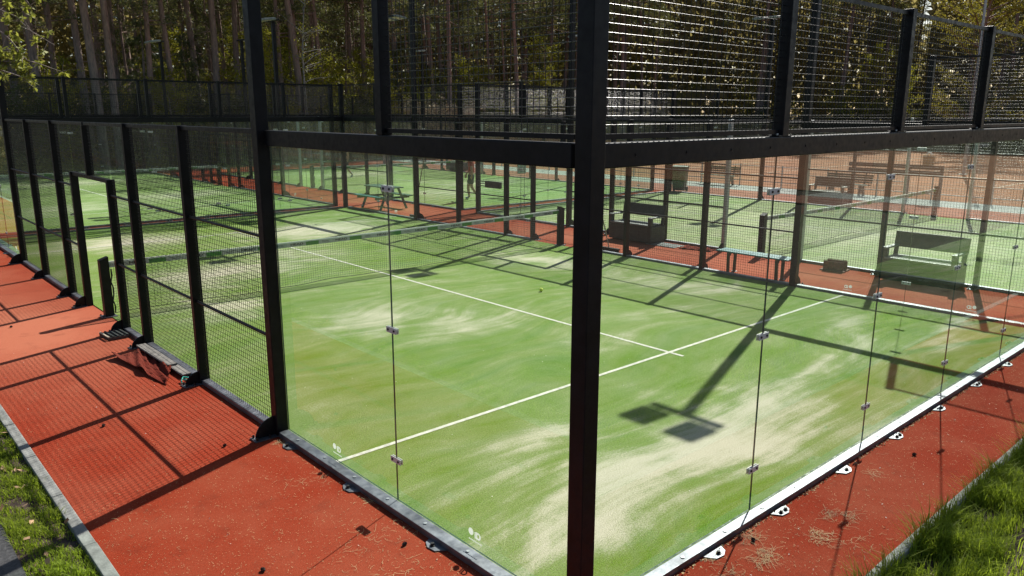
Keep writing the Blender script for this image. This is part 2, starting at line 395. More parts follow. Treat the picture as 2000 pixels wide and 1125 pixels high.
# ------------------------------------------------------------------ mesh helpers
class MB:
    def __init__(s):
        s.v = []; s.f = []; s.mi = []; s.sm = []
    def add(s, vs, fs, mi=0, smooth=False):
        o = len(s.v)
        s.v += [tuple(x) for x in vs]
        for f in fs:
            s.f.append(tuple(i + o for i in f)); s.mi.append(mi); s.sm.append(smooth)
        return s
    def box(s, x0, x1, y0, y1, z0, z1, mi=0):
        vs = [(x, y, z) for z in (z0, z1) for y in (y0, y1) for x in (x0, x1)]
        return s.add(vs, [(0, 2, 3, 1), (4, 5, 7, 6), (0, 1, 5, 4), (2, 6, 7, 3), (0, 4, 6, 2), (1, 3, 7, 5)], mi)
    def bbox(s, x0, x1, y0, y1, z0, z1, bev=0.006, mi=0):
        bm = bmesh.new()
        bmesh.ops.create_cube(bm, size=1)
        for vv in bm.verts:
            vv.co = Vector(((x0 + x1) / 2 + vv.co.x * (x1 - x0), (y0 + y1) / 2 + vv.co.y * (y1 - y0), (z0 + z1) / 2 + vv.co.z * (z1 - z0)))
        bmesh.ops.bevel(bm, geom=list(bm.edges), offset=bev, segments=2, profile=0.6, affect='EDGES')
        s.bm(bm, mi)
        return s
    def bm(s, bm, mi=0, M=None, smooth=False):
        bm.verts.index_update()
        vs = [(M @ x.co) if M else x.co for x in bm.verts]
        s.add(vs, [[x.index for x in f.verts] for f in bm.faces], mi, smooth)
        bm.free()
        return s
    def obox(s, c, size, rot=(0, 0, 0), bev=0.0, mi=0):
        t = MB()
        hx, hy, hz = (q / 2 for q in size)
        (t.bbox(-hx, hx, -hy, hy, -hz, hz, bev) if bev else t.box(-hx, hx, -hy, hy, -hz, hz))
        from mathutils import Euler
        M = Matrix.Translation(c) @ Euler(rot).to_matrix().to_4x4()
        return s.add([M @ Vector(x) for x in t.v], t.f, mi)
    def tube(s, pts, rad, n=8, cap=True, mi=0, smooth=True):
        pts = [Vector(p) for p in pts]
        if isinstance(rad, (int, float)):
            rad = [rad] * len(pts)
        vs = []; fs = []
        ref = None
        for i, p in enumerate(pts):
            d = (pts[min(i + 1, len(pts) - 1)] - pts[max(i - 1, 0)]).normalized()
            if ref is None:
                ref = Vector((0, 0, 1)) if abs(d.z) < 0.9 else Vector((1, 0, 0))
            a = d.cross(ref).normalized(); bb = a.cross(d).normalized()
            ref = bb
            for k in range(n):
                t = 2 * math.pi * k / n
                vs.append(p + (a * math.cos(t) + bb * math.sin(t)) * rad[i])
        for i in range(len(pts) - 1):
            for k in range(n):
                k2 = (k + 1) % n
                fs.append((i * n + k, i * n + k2, (i + 1) * n + k2, (i + 1) * n + k))
        s.add(vs, fs, mi, smooth)
        if cap:
            s.add(vs[:n], [tuple(range(n))[::-1]], mi)
            s.add(vs[-n:], [tuple(range(n))], mi)
        return s
    def prism(s, poly, axis, a0, a1, mi=0):
        n = len(poly)
        def P(u, v, a):
            return (a, u, v) if axis == 'x' else (u, a, v) if axis == 'y' else (u, v, a)
        vs = [P(u, v, a0) for u, v in poly] + [P(u, v, a1) for u, v in poly]
        fs = [tuple(range(n))[::-1], tuple(range(n, 2 * n))] + [(i, (i + 1) % n, n + (i + 1) % n, n + i) for i in range(n)]
        return s.add(vs, fs, mi)
    def mesh(s, name):
        me = bpy.data.meshes.new(name)
        me.from_pydata(s.v, [], s.f)
        me.polygons.foreach_set('material_index', s.mi)
        me.polygons.foreach_set('use_smooth', s.sm)
        me.update()
        bm = bmesh.new(); bm.from_mesh(me)
        bmesh.ops.recalc_face_normals(bm, faces=bm.faces)
        bm.to_mesh(me); bm.free()
        return me
    def build(s, name, mats, parent=None, kind=None):
        return link(name, s.mesh(name), mats, parent, kind)

def link(name, me, mats, parent=None, kind=None):
    for q in ([mats] if isinstance(mats, str) else mats):
        me.materials.append(MATS[q])
    o = bpy.data.objects.new(name, me)
    COL.objects.link(o)
    if parent is not None:
        o.parent = parent
    if kind:
        o['kind'] = kind
    return o
def tag(o, label, cat, group=None):
    o['label'] = label; o['category'] = cat
    if group:
        o['group'] = group
    return o
def thing(name, loc=(0, 0, 0), rz=0.0, label=None, cat=None, group=None):
    o = bpy.data.objects.new(name, None)
    o.empty_display_size = 0.2
    COL.objects.link(o)
    o.location = loc
    o.rotation_euler = (0, 0, rz)
    if label:
        tag(o, label, cat, group)
    return o
def copy_tree(o, parent=None, idx=None):
    idx = idx or children_index()
    c = o.copy()
    COL.objects.link(c)
    c.parent = parent
    for ch in idx.get(o.name, []):
        copy_tree(ch, c, idx)
    return c
def children_index():
    d = {}
    for x in COL.objects:
        if x.parent:
            d.setdefault(x.parent.name, []).append(x)
    return d
def dup(o, loc, rz=0.0, label=None, cat=None, group=None, scale=None):
    c = copy_tree(o)
    c.location = loc; c.rotation_euler = (0, 0, rz)
    if label:
        tag(c, label, cat or o['category'], group)
    if scale:
        c.scale = scale
    return c
def struct(o):
    o['kind'] = 'structure'
    return o
def sheet(name, x0, x1, y0, y1, z, mat, thick=0.0, loc=None):
    ox, oy = loc or (0, 0)
    b_ = MB()
    if thick:
        b_.box(x0 - ox, x1 - ox, y0 - oy, y1 - oy, -thick, 0)
    else:
        b_.add([(x0 - ox, y0 - oy, 0), (x1 - ox, y0 - oy, 0), (x1 - ox, y1 - oy, 0), (x0 - ox, y1 - oy, 0)], [(0, 1, 2, 3)])
    o = b_.build(name, mat)
    o.location = (ox, oy, z)
    return struct(o)
def text_mesh(txt, size, bold=0.0):
    cu = bpy.data.curves.new('t', 'FONT')
    cu.body = txt; cu.size = size; cu.align_x = 'CENTER'; cu.align_y = 'CENTER'; cu.offset = bold
    o = bpy.data.objects.new('t', cu)
    COL.objects.link(o)
    bpy.context.view_layer.update()
    me = bpy.data.meshes.new_from_object(o.evaluated_get(bpy.context.evaluated_depsgraph_get()))
    bpy.data.objects.remove(o)
    bpy.data.curves.remove(cu)
    return me
def place_text(mb_, txt, size, M, mi=0, bold=0.0, sx=1.0):
    me = text_mesh(txt, size, bold)
    mb_.add([M @ Vector((q.co.x * sx, q.co.y, q.co.z)) for q in me.vertices], [tuple(p.vertices) for p in me.polygons], mi)
    bpy.data.meshes.remove(me)

RNG = random.Random(7)
NR = np.random.default_rng(7)

# ------------------------------------------------------------------ ground
sheet('ground', -300, 400, -300, 400, -0.06, 'soil')
o = sheet('forest_floor', -200, 300, 42.2, 300, -0.045, 'forest_floor')
o = sheet('forest_floor', 66, 300, -200, 42.19, -0.045, 'forest_floor')
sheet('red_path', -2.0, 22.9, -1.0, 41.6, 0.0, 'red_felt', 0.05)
sheet('red_path', 22.9, 25.4, -12, 41.6, 0.0, 'pale_red', 0.05)
sheet('gravel_strip', 25.4, 27.6, -12, 41.6, -0.02, 'gravel', 0.03)
clay = sheet('clay_court', 27.6, 65.9, -40, 42.1, -0.015, 'clay', 0.04)
sheet('asphalt_path', -4.6, -2.47, -20, 41.6, -0.012, 'asphalt', 0.04)
sheet('grass_verge', -2.47, -2.08, -2, 41.6, -0.03, 'soil', 0.02)
# kerbs laid in lengths
def kerb_run(name, x0, x1, y0, y1, along, n, label):
    t = thing(name, (x0, y0, -0.04), 0, label, 'kerb')
    L = (y1 - y0) if along == 'y' else (x1 - x0)
    step = L / n
    pr_ = MB()
    if along == 'y':
        pr_.bbox(0, x1 - x0, 0.004, step - 0.004, 0, 0.062, 0.006)
    else:
        pr_.bbox(0.004, step - 0.004, 0, y1 - y0, 0, 0.062, 0.006)
    me = pr_.mesh('kerb_stone'); me.materials.append(MATS['concrete'])
    for i in range(n):
        q = bpy.data.objects.new('kerb_stone', me); COL.objects.link(q); q.parent = t
        q.location = (0, i * step, RNG.uniform(-0.004, 0.004)) if along == 'y' else (i * step, 0, RNG.uniform(-0.004, 0.004))
        q.rotation_euler = (0, 0, RNG.uniform(-0.004, 0.004))
kerb_run('kerb', -2.085, -2.0, 0.0, 41.0, 'y', 41, 'narrow grey concrete edging between red felt and the trimmed grass verge')
kerb_run('kerb', -2.0, 14.0, -1.075, -1.0, 'x', 16, 'concrete edging half hidden by tall grass in front of the glass back wall')

# clay court lines, far right
def lines(parent, rects, z=0.006, mat='white_line'):
    for (x0, x1, y0, y1) in rects:
        b_ = MB(); b_.add([(x0, y0, 0), (x1, y0, 0), (x1, y1, 0), (x0, y1, 0)], [(0, 1, 2, 3)])
        q = b_.build('painted_line', mat, parent); q.location = (0, 0, z)
lines(clay, [(33, 57, 8, 8.06), (33, 57, 19, 19.06), (33, 33.06, 8.06, 19), (57, 57.06, 8, 19), (38.5, 51.5, 13.5, 13.56),
             (33, 57, 24, 24.06), (33, 57, 35, 35.06), (33, 33.06, 24.06, 35)])

# ------------------------------------------------------------------ court pieces
LW = 0.05
def court_floor(ox, oy, mat):
    o = sheet('court_turf', ox + 0.0, ox + 10.0, oy + 0.0, oy + 20.0, 0.012, mat, 0.01, (ox, oy))
    lines(o, [(0.02, 9.98, 3.0, 3.05), (0.02, 9.98, 16.95, 17.0), (4.975, 5.025, 2.8, 2.997), (4.975, 5.025, 3.053, 16.947), (4.975, 5.025, 17.003, 17.2)], 0.004)
    return o
court_floor(0, 0, 'turf_a'); court_floor(0, 20.7, 'turf_b'); court_floor(12.5, -3.9, 'turf_c'); court_floor(12.5, 17.0, 'turf_b')

GZ0, GZ1 = 0.05, 2.835
CL_Z = (0.398, 1.487, 2.579)
def wires(mb_, axis, a0, a1, z0, z1, c, pitch=0.05, rh=0.0023, rv=0.0026, n=5):
    """welded mesh in a vertical plane; axis 'x' or 'y' runs along it at offset c"""
    P = (lambda a, z, d=0: (a, c + d, z)) if axis == 'x' else (lambda a, z, d=0: (c + d, a, z))
    k = int(round((a1 - a0) / pitch))
    for i in range(1, k):
        a = a0 + (a1 - a0) * i / k
        mb_.tube([P(a, z0), P(a, z1)], rv, 4, False)
    k = int(round((z1 - z0) / pitch))
    for i in range(1, k):
        z = z0 + (z1 - z0) * i / k
        mb_.tube([P(a0, z, 0.004), P(a1, z, 0.004)], rh, n, False)
    return mb_
def pane(parent, axis, a0, a1, joints, c=0.0, marks=()):
    """one sheet of glass (12 mm) with the clamps at its far joint"""
    b_ = MB()
    t = 0.006
    if axis == 'x':
        b_.box(a0, a1, c - t, c + t, GZ0, GZ1)
    else:
        b_.box(c - t, c + t, a0, a1, GZ0, GZ1)
    o = b_.build('glass_panel', ['glass', 'glass_edge'], parent)
    ni = 1 if axis == 'x' else 0
    for p in o.data.polygons:
        p.material_index = 0 if abs(p.normal[ni]) > 0.9 else 1
    for j in joints:
        for z in CL_Z:
            q = MB()
            for s in (-1, 1):
                if axis == 'x':
                    q.bbox(j - 0.07, j + 0.07, c + s * 0.0095 - 0.003, c + s * 0.0095 + 0.003, z - 0.024, z + 0.024, 0.003)
                else:
                    q.bbox(c + s * 0.0095 - 0.003, c + s * 0.0095 + 0.003, j - 0.07, j + 0.07, z - 0.024, z + 0.024, 0.003)
            q = q.build('clamp', 'clamp_steel', o)
            for d in (-0.04, 0.04):
                w = MB()
                if axis == 'x':
                    w.tube([(j + d, c - 0.019, z), (j + d, c + 0.019, z)], 0.0095, 8)
                else:
                    w.tube([(c - 0.019, j + d, z), (c + 0.019, j + d, z)], 0.0095, 8)
                w.build('bolt', 'bolt', q)
    return o
def mesh_frame(parent, axis, a0, a1, z0, z1, c, bar=0.03):
    """frame and welded mesh of one bay"""
    f = MB()
    h = bar / 2
    for z in (z0 + h, z1 - h):
        f.box(a0, a1, c - h, c + h, z - h, z + h) if axis == 'x' else f.box(c - h, c + h, a0, a1, z - h, z + h)
    f.build('mesh_frame', 'black_steel', parent)
    wires(MB(), axis, a0, a1, z0 + bar, z1 - bar, c).build('wire_mesh', 'wire', parent, 'stuff')
def anchor(parent, axis, a, c, nb=1):
    """flat steel tab bolted to the ground outside the base rail"""
    q = MB()
    poly = [(-0.10, 0.0), (0.12, 0.0), (0.09, -0.055), (0.03, -0.085), (-0.05, -0.075)]
    vs = [((a + u, c + v_) if axis == 'x' else (c + v_, a + u)) for u, v_ in poly]
    q.prism(vs, 'z', 0.002, 0.01)
    q = q.build('anchor_tab', 'rail_steel', parent)
    for d in ([0.02] if nb == 1 else [-0.02, 0.05]):
        w = MB()
        p = (a + d, c - 0.045) if axis == 'x' else (c - 0.045, a + d)
        w.tube([(p[0], p[1], 0.01), (p[0], p[1], 0.032)], 0.014, 6)
        w.tube([(p[0], p[1], 0.0102), (p[0], p[1], 0.014)], 0.022, 10)
        w.build('bolt', 'bolt', q)
def gusset(parent, axis, a, c, h=0.26, w=0.26, foot=True):
    """quarter-round stiffener plate outside a post; post's outer face is at c"""
    pts = [(c, 0.012)] + [(c - w * math.cos(t) * (0.82 + 0.18 * math.cos(t)), 0.012 + h * math.sin(t)) for t in [i * math.pi / 2 / 8 for i in range(9)]]
    g = MB()
    g.prism(pts, 'y' if axis == 'y' else 'x', a - 0.006, a + 0.006)
    g.build('gusset', 'black_steel', parent)
    p = MB()
    if axis == 'y':
        p.box(c - w - 0.03, c + 0.02, a - 0.07, a + 0.07, 0.002, 0.011)
        bl = [(c - w - 0.0, a + s * 0.045) for s in (-1, 1)] + [(c - 0.07, a + s * 0.045) for s in (-1, 1)]
    else:
        p.box(a - 0.07, a + 0.07, c - w - 0.03, c + 0.02, 0.002, 0.011)
        bl = [(a + s * 0.045, c - w) for s in (-1, 1)]
    p = p.build('foot_plate', 'rail_steel', parent)
    for (x, y) in bl:
        q = MB(); q.tube([(x, y, 0.0115), (x, y, 0.04)], 0.012, 6); q.build('bolt', 'bolt', p)

def end_wall():
    """10 m back wall: local x 0..10, court on the +y side"""
    t = thing('glass_back_wall')
    r_ = MB(); r_.bbox(0.09, 9.91, -0.1, -0.012, 0.0, 0.052, 0.004)
    br = r_.build('base_rail', 'rail_steel', t)
    for i in range(18):
        w = MB(); w.tube([(0.5 + i * 0.53, -0.06, 0.053), (0.5 + i * 0.53, -0.06, 0.058)], 0.015, 8); w.build('bolt', 'galvanised', br)
    for i, a in enumerate((1.31, 2.23, 3.33, 4.45, 5.56, 6.70, 7.82, 8.9)):
        anchor(t, 'x', a, -0.116, 1 + (i % 2))
    for s, x in ((0, 0.01), (1, 9.99)):
        p = MB(); p.bbox(x - 0.06, x + 0.06, -0.07, 0.05, 0.0, 4.02, 0.006); p.build('corner_post', 'black_steel', t)
    bm_ = MB(); bm_.bbox(0.072, 9.928, -0.055, 0.03, 2.832, 2.972, 0.008)
    bo = bm_.build('beam', 'black_steel', t)
    w = MB()
    for i in range(20):
        w.tube([(0.35 + i * 0.49, -0.059, 2.9), (0.35 + i * 0.49, -0.054, 2.9)], 0.009, 8)
    w.build('rivet_row', 'black_steel', bo, 'stuff')
    for i in range(5):
        pane(t, 'x', max(0.075, 2 * i + 0.002), min(9.925, 2 * i + 1.998), [2 * i + 2] if i < 4 else [])
    for i in range(5):
        a0 = 2 * i + (0.045 if i else 0.075); a1 = 2 * i + 2 - (0.045 if i < 4 else 0.075)
        mesh_frame(t, 'x', a0, a1, 2.99, 3.98, -0.012)
    for x in (2, 4, 6, 8):
        p = MB(); p.bbox(x - 0.04, x + 0.04, -0.06, 0.03, 2.9725, 4.0, 0.005); p.build('upper_post', 'black_steel', t)
        f = MB(); f.bbox(x - 0.09, x + 0.09, -0.058, 0.032, 2.9722, 2.982, 0.003)
        f = f.build('post_foot', 'black_steel', t)
        for d in (-0.065, 0.065):
            w = MB(); w.tube([(x + d, -0.03, 2.982), (x + d, -0.03, 2.995)], 0.01, 6); w.build('bolt', 'galvanised', f)
    return t

def side_wall(posts, doors, glass=4.0, grey_doors=False, marks=False):
    """20 m side wall: local y 0..20, court on the +x side; light poles are separate"""
    t = thing('side_wall')
    g = glass
    # glass ends
    for s in (0, 1):
        Y = (lambda y: y) if s == 0 else (lambda y: 20 - y)
        def yy(a, b_): return (a, b_) if s == 0 else (20 - b_, 20 - a)
        a, b_ = yy(0.072, g - 0.075)
        q = MB(); q.bbox(-0.115, -0.012, a, b_, 0.0, 0.052, 0.004); br = q.build('base_rail', 'rail_steel', t)
        for k in range(7):
            y = Y(0.5 + k * 0.52)
            w = MB(); w.tube([(-0.06, y, 0.053), (-0.06, y, 0.058)], 0.015, 8); w.build('bolt', 'galvanised', br)
        for k, y in enumerate((1.29, 2.5, 3.63)):
            anchor(t, 'y', Y(y), -0.116, 1)
        q = MB(); q.bbox(-0.055, 0.03, a, b_, 2.832, 2.972, 0.008); q.build('beam', 'black_steel', t)
        a1, b1 = yy(0.075, 1.998); a2, b2 = yy(2.002, g - 0.07)
        p1 = pane(t, 'y', a1, b1, [Y(2.0)]); p2 = pane(t, 'y', a2, b2, [])
        if marks:
            for pp, y in ((p1, Y(1.0)), (p2, Y(2.96))):
                q = MB()
                M = Matrix.Translation((-0.0075, y, 0.17)) @ Matrix.Rotation(-math.pi / 2, 4, 'Z') @ Matrix.Rotation(math.pi / 2, 4, 'X')
                place_text(q, 'iD', 0.072, M @ Matrix.Translation((0.03, 0, 0)), 0, 0.003)
                q.add([M @ Vector((-0.045 + 0.028 * math.cos(k * math.pi / 8), 0.012 + 0.028 * math.sin(k * math.pi / 8), 0)) for k in range(16)], [tuple(range(16))])
                for k in range(9):
                    u = -0.07 + k * 0.017
                    q.add([M @ Vector(z) for z in ((u, -0.055, 0), (u + 0.012, -0.055, 0), (u + 0.012, -0.045, 0), (u, -0.045, 0))], [(0, 1, 2, 3)])
                q.build('maker_mark', 'frosted_mark', pp)
        a, b_ = yy(0.075, 1.955)
        mesh_frame(t, 'y', a, b_, 2.99, 3.98, -0.012)
        q = MB(); q.bbox(-0.06, 0.03, Y(2) - 0.04, Y(2) + 0.04, 2.9725, 4.0, 0.005); q.build('upper_post', 'black_steel', t)
    # posts of the mesh stretch
    edges = sorted([g] + list(posts) + list(doors) + [20 - g])
    for y in posts:
        q = MB(); q.bbox(-0.12, 0.0, y - 0.04, y + 0.04, 0.0, 2.985, 0.005); q.build('post', 'black_steel', t)
        gusset(t, 'y', y, -0.121, 0.14, 0.16)
    for y in doors:
        q = MB(); q.bbox(-0.11, 0.0, y - 0.04, y + 0.04, 0.0, 2.985 if grey_doors else 2.2, 0.005)
        q.build('door_post', 'galvanised' if grey_doors else 'black_steel', t)
        gusset(t, 'y', y, -0.111, 0.16, 0.16)
    if not grey_doors:
        q = MB(); q.bbox(-0.085, -0.02, doors[0] + 0.041, doors[1] - 0.041, 2.145, 2.199, 0.004); q.build('door_head', 'black_steel', t)
        q = MB(); q.bbox(-0.11, -0.005, 9.96, 10.04, 2.2, 2.935, 0.004); q.build('hanging_post', 'black_steel', t)
    q = MB(); q.bbox(-0.085, -0.035, g + 0.065, 20 - g - 0.065, 2.938, 2.984, 0.004)
    # the top rail is cut at the posts
    segs = sorted([g] + list(posts) + (list(doors) if grey_doors else [10.0]) + [20 - g])
    for a, b_ in zip(segs[:-1], segs[1:]):
        q = MB(); q.bbox(-0.085, -0.035, a + 0.062 if a == g else a + 0.041, b_ - 0.062 if b_ == 20 - g else b_ - 0.041, 2.936, 2.982, 0.004)
        q.build('top_rail', 'black_steel', t)
    for a, b_ in zip(edges[:-1], edges[1:]):
        a_ = a + (0.062 if a == g else 0.041); b2 = b_ - (0.062 if b_ == 20 - g else 0.041)
        door = abs((a + b_) / 2 - 10) < 0.2 and (a in doors)
        if door:
            if grey_doors:
                wires(MB(), 'y', a_, b2, 2.2, 2.93, -0.06).build('wire_mesh', 'wire', t, 'stuff')
            continue
        q = MB(); q.bbox(-0.105, -0.012, a_, b2, 0.0, 0.052, 0.004); q.build('base_rail', 'rail_steel', t)
        for z in (1.0, 1.98):
            q = MB(); q.tube([(-0.075, a_, z), (-0.075, b2, z)], 0.016, 8); q.build('rail', 'black_steel', t)
        top = 2.93
        wires(MB(), 'y', a_, b2, 0.055, top, -0.045).build('wire_mesh', 'wire', t, 'stuff')
    if not grey_doors:
        for a, b_ in ((doors[0] + 0.0, 9.96), (10.04, doors[1])):
            wires(MB(), 'y', a, b_, 2.2, 2.93, -0.045).build('wire_mesh', 'wire', t, 'stuff')
    return t

def light_pole():
    """pole at local origin (its inner face on x=0), lamps towards +x"""
    t = thing('floodlight_pole')
    q = MB(); q.bbox(-0.12, 0.0, -0.06, 0.06, 0.0, 6.3, 0.008); q.build('pole', 'black_steel', t)
    gusset(t, 'y', 0.0, -0.121, 0.19, 0.2)
    q = MB(); q.bbox(-0.1, -0.02, -0.45, 0.45, 6.302, 6.362, 0.006); cb = q.build('crossbar', 'black_steel', t)
    for s in (-1, 1):
        f = MB(); f.obox((0.27, s * 0.29, 6.33), (0.46, 0.36, 0.07), (0, 0.12, 0), 0.012)
        f = f.build('floodlight', 'grey_plastic', t)
        q = MB(); q.obox((0.268, s * 0.29, 6.2915), (0.4, 0.3, 0.004), (0, 0.12, 0)); q.build('lens', 'light_lens', f)
        q = MB()
        for k in range(7):
            q.obox((0.1 + k * 0.055, s * 0.29, 6.388 - k * 0.0066), (0.012, 0.3, 0.03), (0, 0.12, 0))
        q.build('cooling_fin', 'grey_plastic', f, 'stuff')
        q = MB(); q.tube([(-0.019, s * 0.29, 6.34), (0.06, s * 0.29, 6.35)], 0.02, 8); q.build('bracket', 'black_steel', f)
    return t

def net(n_mat='black_steel', printed=True):
    """net across local x 0..10 at y=0"""
    t = thing('court_net')
    def topz(x): return 0.862 - 0.03 * (1 - ((x - 5) / 5) ** 2)
    for s, x in ((1, -0.02), (-1, 10.02)):
        q = MB()
        pr_ = [(-0.065, -0.06), (0.065, -0.06), (0.065, 0.06), (-0.065, 0.06)]
        vs = [(x + u, v_, 0.012) for u, v_ in pr_] + [(x + u, v_, 0.93 + s * u * 0.35) for u, v_ in pr_]
        q.add(vs, [(3, 2, 1, 0), (4, 5, 6, 7), (0, 1, 5, 4), (1, 2, 6, 5), (2, 3, 7, 6), (3, 0, 4, 7)])
        q = q.build('net_post', n_mat, t)
        w = MB(); w.bbox(x - 0.12, x + 0.1, -0.1, 0.1, 0.013, 0.023, 0.003); w.build('base_plate', 'rail_steel', q)
        w = MB()
        for d in (-0.075, 0.075):
            w.tube([(x - 0.1 * s, d, 0.0235), (x - 0.1 * s, d, 0.045)], 0.012, 6)
        w.build('bolt_pair', 'bolt', q)
    q = MB()
    nx, nz = 210, 17
    bot = lambda x: 0.045 + 0.018 * math.sin(x * 1.9) + 0.008 * math.sin(x * 5.3)
    for i in range(nx + 1):
        x = 0.07 + 9.86 * i / nx
        q.tube([(x, 0, bot(x)), (x + 0.004 * math.sin(i), 0.003, (bot(x) + topz(x)) / 2), (x, 0, topz(x) - 0.08)], 0.0022, 3, False)
    for k in range(1, nz):
        pts = []
        for i in range(41):
            x = 0.07 + 9.86 * i / 40
            z0, z1 = bot(x), topz(x) - 0.08
            pts.append((x, 0.002, z0 + (z1 - z0) * k / nz))
        q.tube(pts, 0.0022, 3, False)
    q.build('netting', 'net_twine', t, 'stuff')
    q = MB(); q.tube([(0.07 + 9.86 * i / 60, 0, bot(0.07 + 9.86 * i / 60)) for i in range(61)], 0.006, 5); q.build('bottom_rope', 'net_twine', t)
    for x in (0.075, 9.925):
        q = MB(); q.tube([(x + 0.015 * math.sin(k * 2.2) * (1 if x < 5 else -1), 0.0, 0.05 + k * 0.1) for k in range(8)], 0.011, 6); q.build('side_cord', 'net_twine', t)
    def strip(x0, x1, dz0, dz1, y0, y1, mat, name, parent):
        k = max(2, int((x1 - x0) / 0.3) + 1)
        s_ = MB()
        for i in range(k):
            a = x0 + (x1 - x0) * i / (k - 1)
            s_.v += [(a, y0, topz(a) + dz0), (a, y0, topz(a) + dz1), (a, y1, topz(a) + dz1), (a, y1, topz(a) + dz0)]
        for i in range(k - 1):
            for c0, c1 in ((0, 1), (1, 2), (2, 3), (3, 0)):
                s_.f.append((i * 4 + c0, i * 4 + c1, i * 4 + 4 + c1, i * 4 + 4 + c0))
        s_.f += [(0, 1, 2, 3), ((k - 1) * 4 + 3, (k - 1) * 4 + 2, (k - 1) * 4 + 1, (k - 1) * 4)]
        s_.mi = [0] * len(s_.f); s_.sm = [False] * len(s_.f)
        return s_.build(name, mat, parent)
    band = strip(0.05, 9.95, -0.012, 0.012, -0.007, 0.007, 'white_paint', 'top_tape', t)
    if printed:
        x = 0.06
        k = 0
        xs = []
        a = 3.38 - 0.91 * 4 + 0.26
        while a < 9.95:
            x0, x1 = max(0.06, a), min(9.94, a + 0.648)
            if x1 - x0 > 0.05:
                bp = strip(x0, x1, -0.085, -0.0125, -0.005, 0.005, 'band_grey', 'printed_band', t)
                q = MB()
                zc = topz((x0 + x1) / 2) - 0.046
                for side in (-1, 1):
                    base_ = Matrix.Translation((0, side * 0.0062, 0)) @ (Matrix.Rotation(math.pi / 2, 4, 'X') if side < 0 else Matrix.Rotation(math.pi, 4, 'Z') @ Matrix.Rotation(math.pi / 2, 4, 'X'))
                    def at(u):
                        return Matrix.Translation((u, 0, zc)) @ base_
                    h0 = a + 0.47 if side < 0 else a + 0.18
                    p0 = a + 0.14 if side < 0 else a + 0.51
                    if x0 + 0.05 < h0 < x1 - 0.05:
                        place_text(q, 'HEAD', 0.055, at(h0), 0, 0.0015, 1.75)
                    if x0 + 0.05 < p0 < x1 - 0.05:
                        place_text(q, 'PADEL', 0.05, at(p0), 1, 0.0008, 1.0)
                if q.v:
                    q.build('lettering', ['print_black', 'print_grey'], bp)
            g0, g1 = max(0.06, a + 0.65), min(9.94, a + 0.908)
            if g1 - g0 > 0.02:
                strip(g0, g1, -0.085, -0.0125, -0.005, 0.005, 'band_green', 'green_band', t)
            a += 0.91
    else:
        strip(0.06, 9.94, -0.07, -0.0125, -0.005, 0.005, 'band_grey', 'printed_band', t)
    return t

POSTS_A, DOORS_A = (6.0, 8.0, 12.0, 14.0), (9.0, 11.0)
POSTS_C, DOORS_C = (5.6, 7.35, 12.65, 14.4), (9.05, 10.95)
PI = math.pi
def name_of(t, nm):
    t.name = nm
    return t
ew = end_wall()
tag(ew, 'nearest glass back wall on the right with bolted clamps and wire mesh above', 'glass wall', 'glass back walls')
dup(ew, (10, 20, 0), PI, 'far glass back wall behind the net of the nearest court, mesh on top', 'glass wall', 'glass back walls')
dup(ew, (0, 20.7, 0), 0, 'second glass wall just beyond the thin red strip, start of the next court', 'glass wall', 'glass back walls')
dup(ew, (10, 40.7, 0), PI, 'farthest glass wall at the upper left, in front of the pine trunks', 'glass wall', 'glass back walls')
dup(ew, (22.5, 16.1, 0), PI, 'glass end wall of the court on the right beside the green bin', 'glass wall', 'glass back walls')
dup(ew, (12.5, 17.0, 0), 0, 'glass end wall just behind the person in the red shirt', 'glass wall', 'glass back walls')
dup(ew, (22.5, 37.0, 0), PI, 'far glass end wall of the court where the person in red walks', 'glass wall', 'glass back walls')
sw = side_wall(POSTS_A, DOORS_A, marks=True)
tag(sw, 'near left side wall of glass and black mesh with an open doorway at the net', 'side wall', 'court side walls')
dup(sw, (10, 20, 0), PI, 'side wall opposite across the nearest court, black mesh before the benches', 'side wall', 'court side walls')
dup(sw, (0, 20.7, 0), 0, 'left side wall of the court beyond the far glass wall', 'side wall', 'court side walls')
dup(sw, (10, 40.7, 0), PI, 'right side wall of the court beyond the far glass wall', 'side wall', 'court side walls')
sc_ = side_wall(POSTS_C, DOORS_C, grey_doors=True)
sc_.location = (12.5, -3.9, 0)
tag(sc_, 'mesh side wall of the right-hand court behind the storage benches, grey door posts', 'side wall', 'court side walls')
dup(sc_, (22.5, 16.1, 0), PI, 'farther mesh side wall of the right-hand court, next to the clay court', 'side wall', 'court side walls')
dup(sc_, (12.5, 17.0, 0), 0, 'mesh side wall behind the picnic bench, left of the person in red', 'side wall', 'court side walls')
dup(sc_, (22.5, 37.0, 0), PI, 'outer mesh side wall beyond the person in red', 'side wall', 'court side walls')
lp = light_pole()
lp.location = (0, 4, 0)
G_ = 'floodlight poles on the court walls'
tag(lp, 'nearest tall black post where the left mesh wall meets the glass', 'light pole', G_)
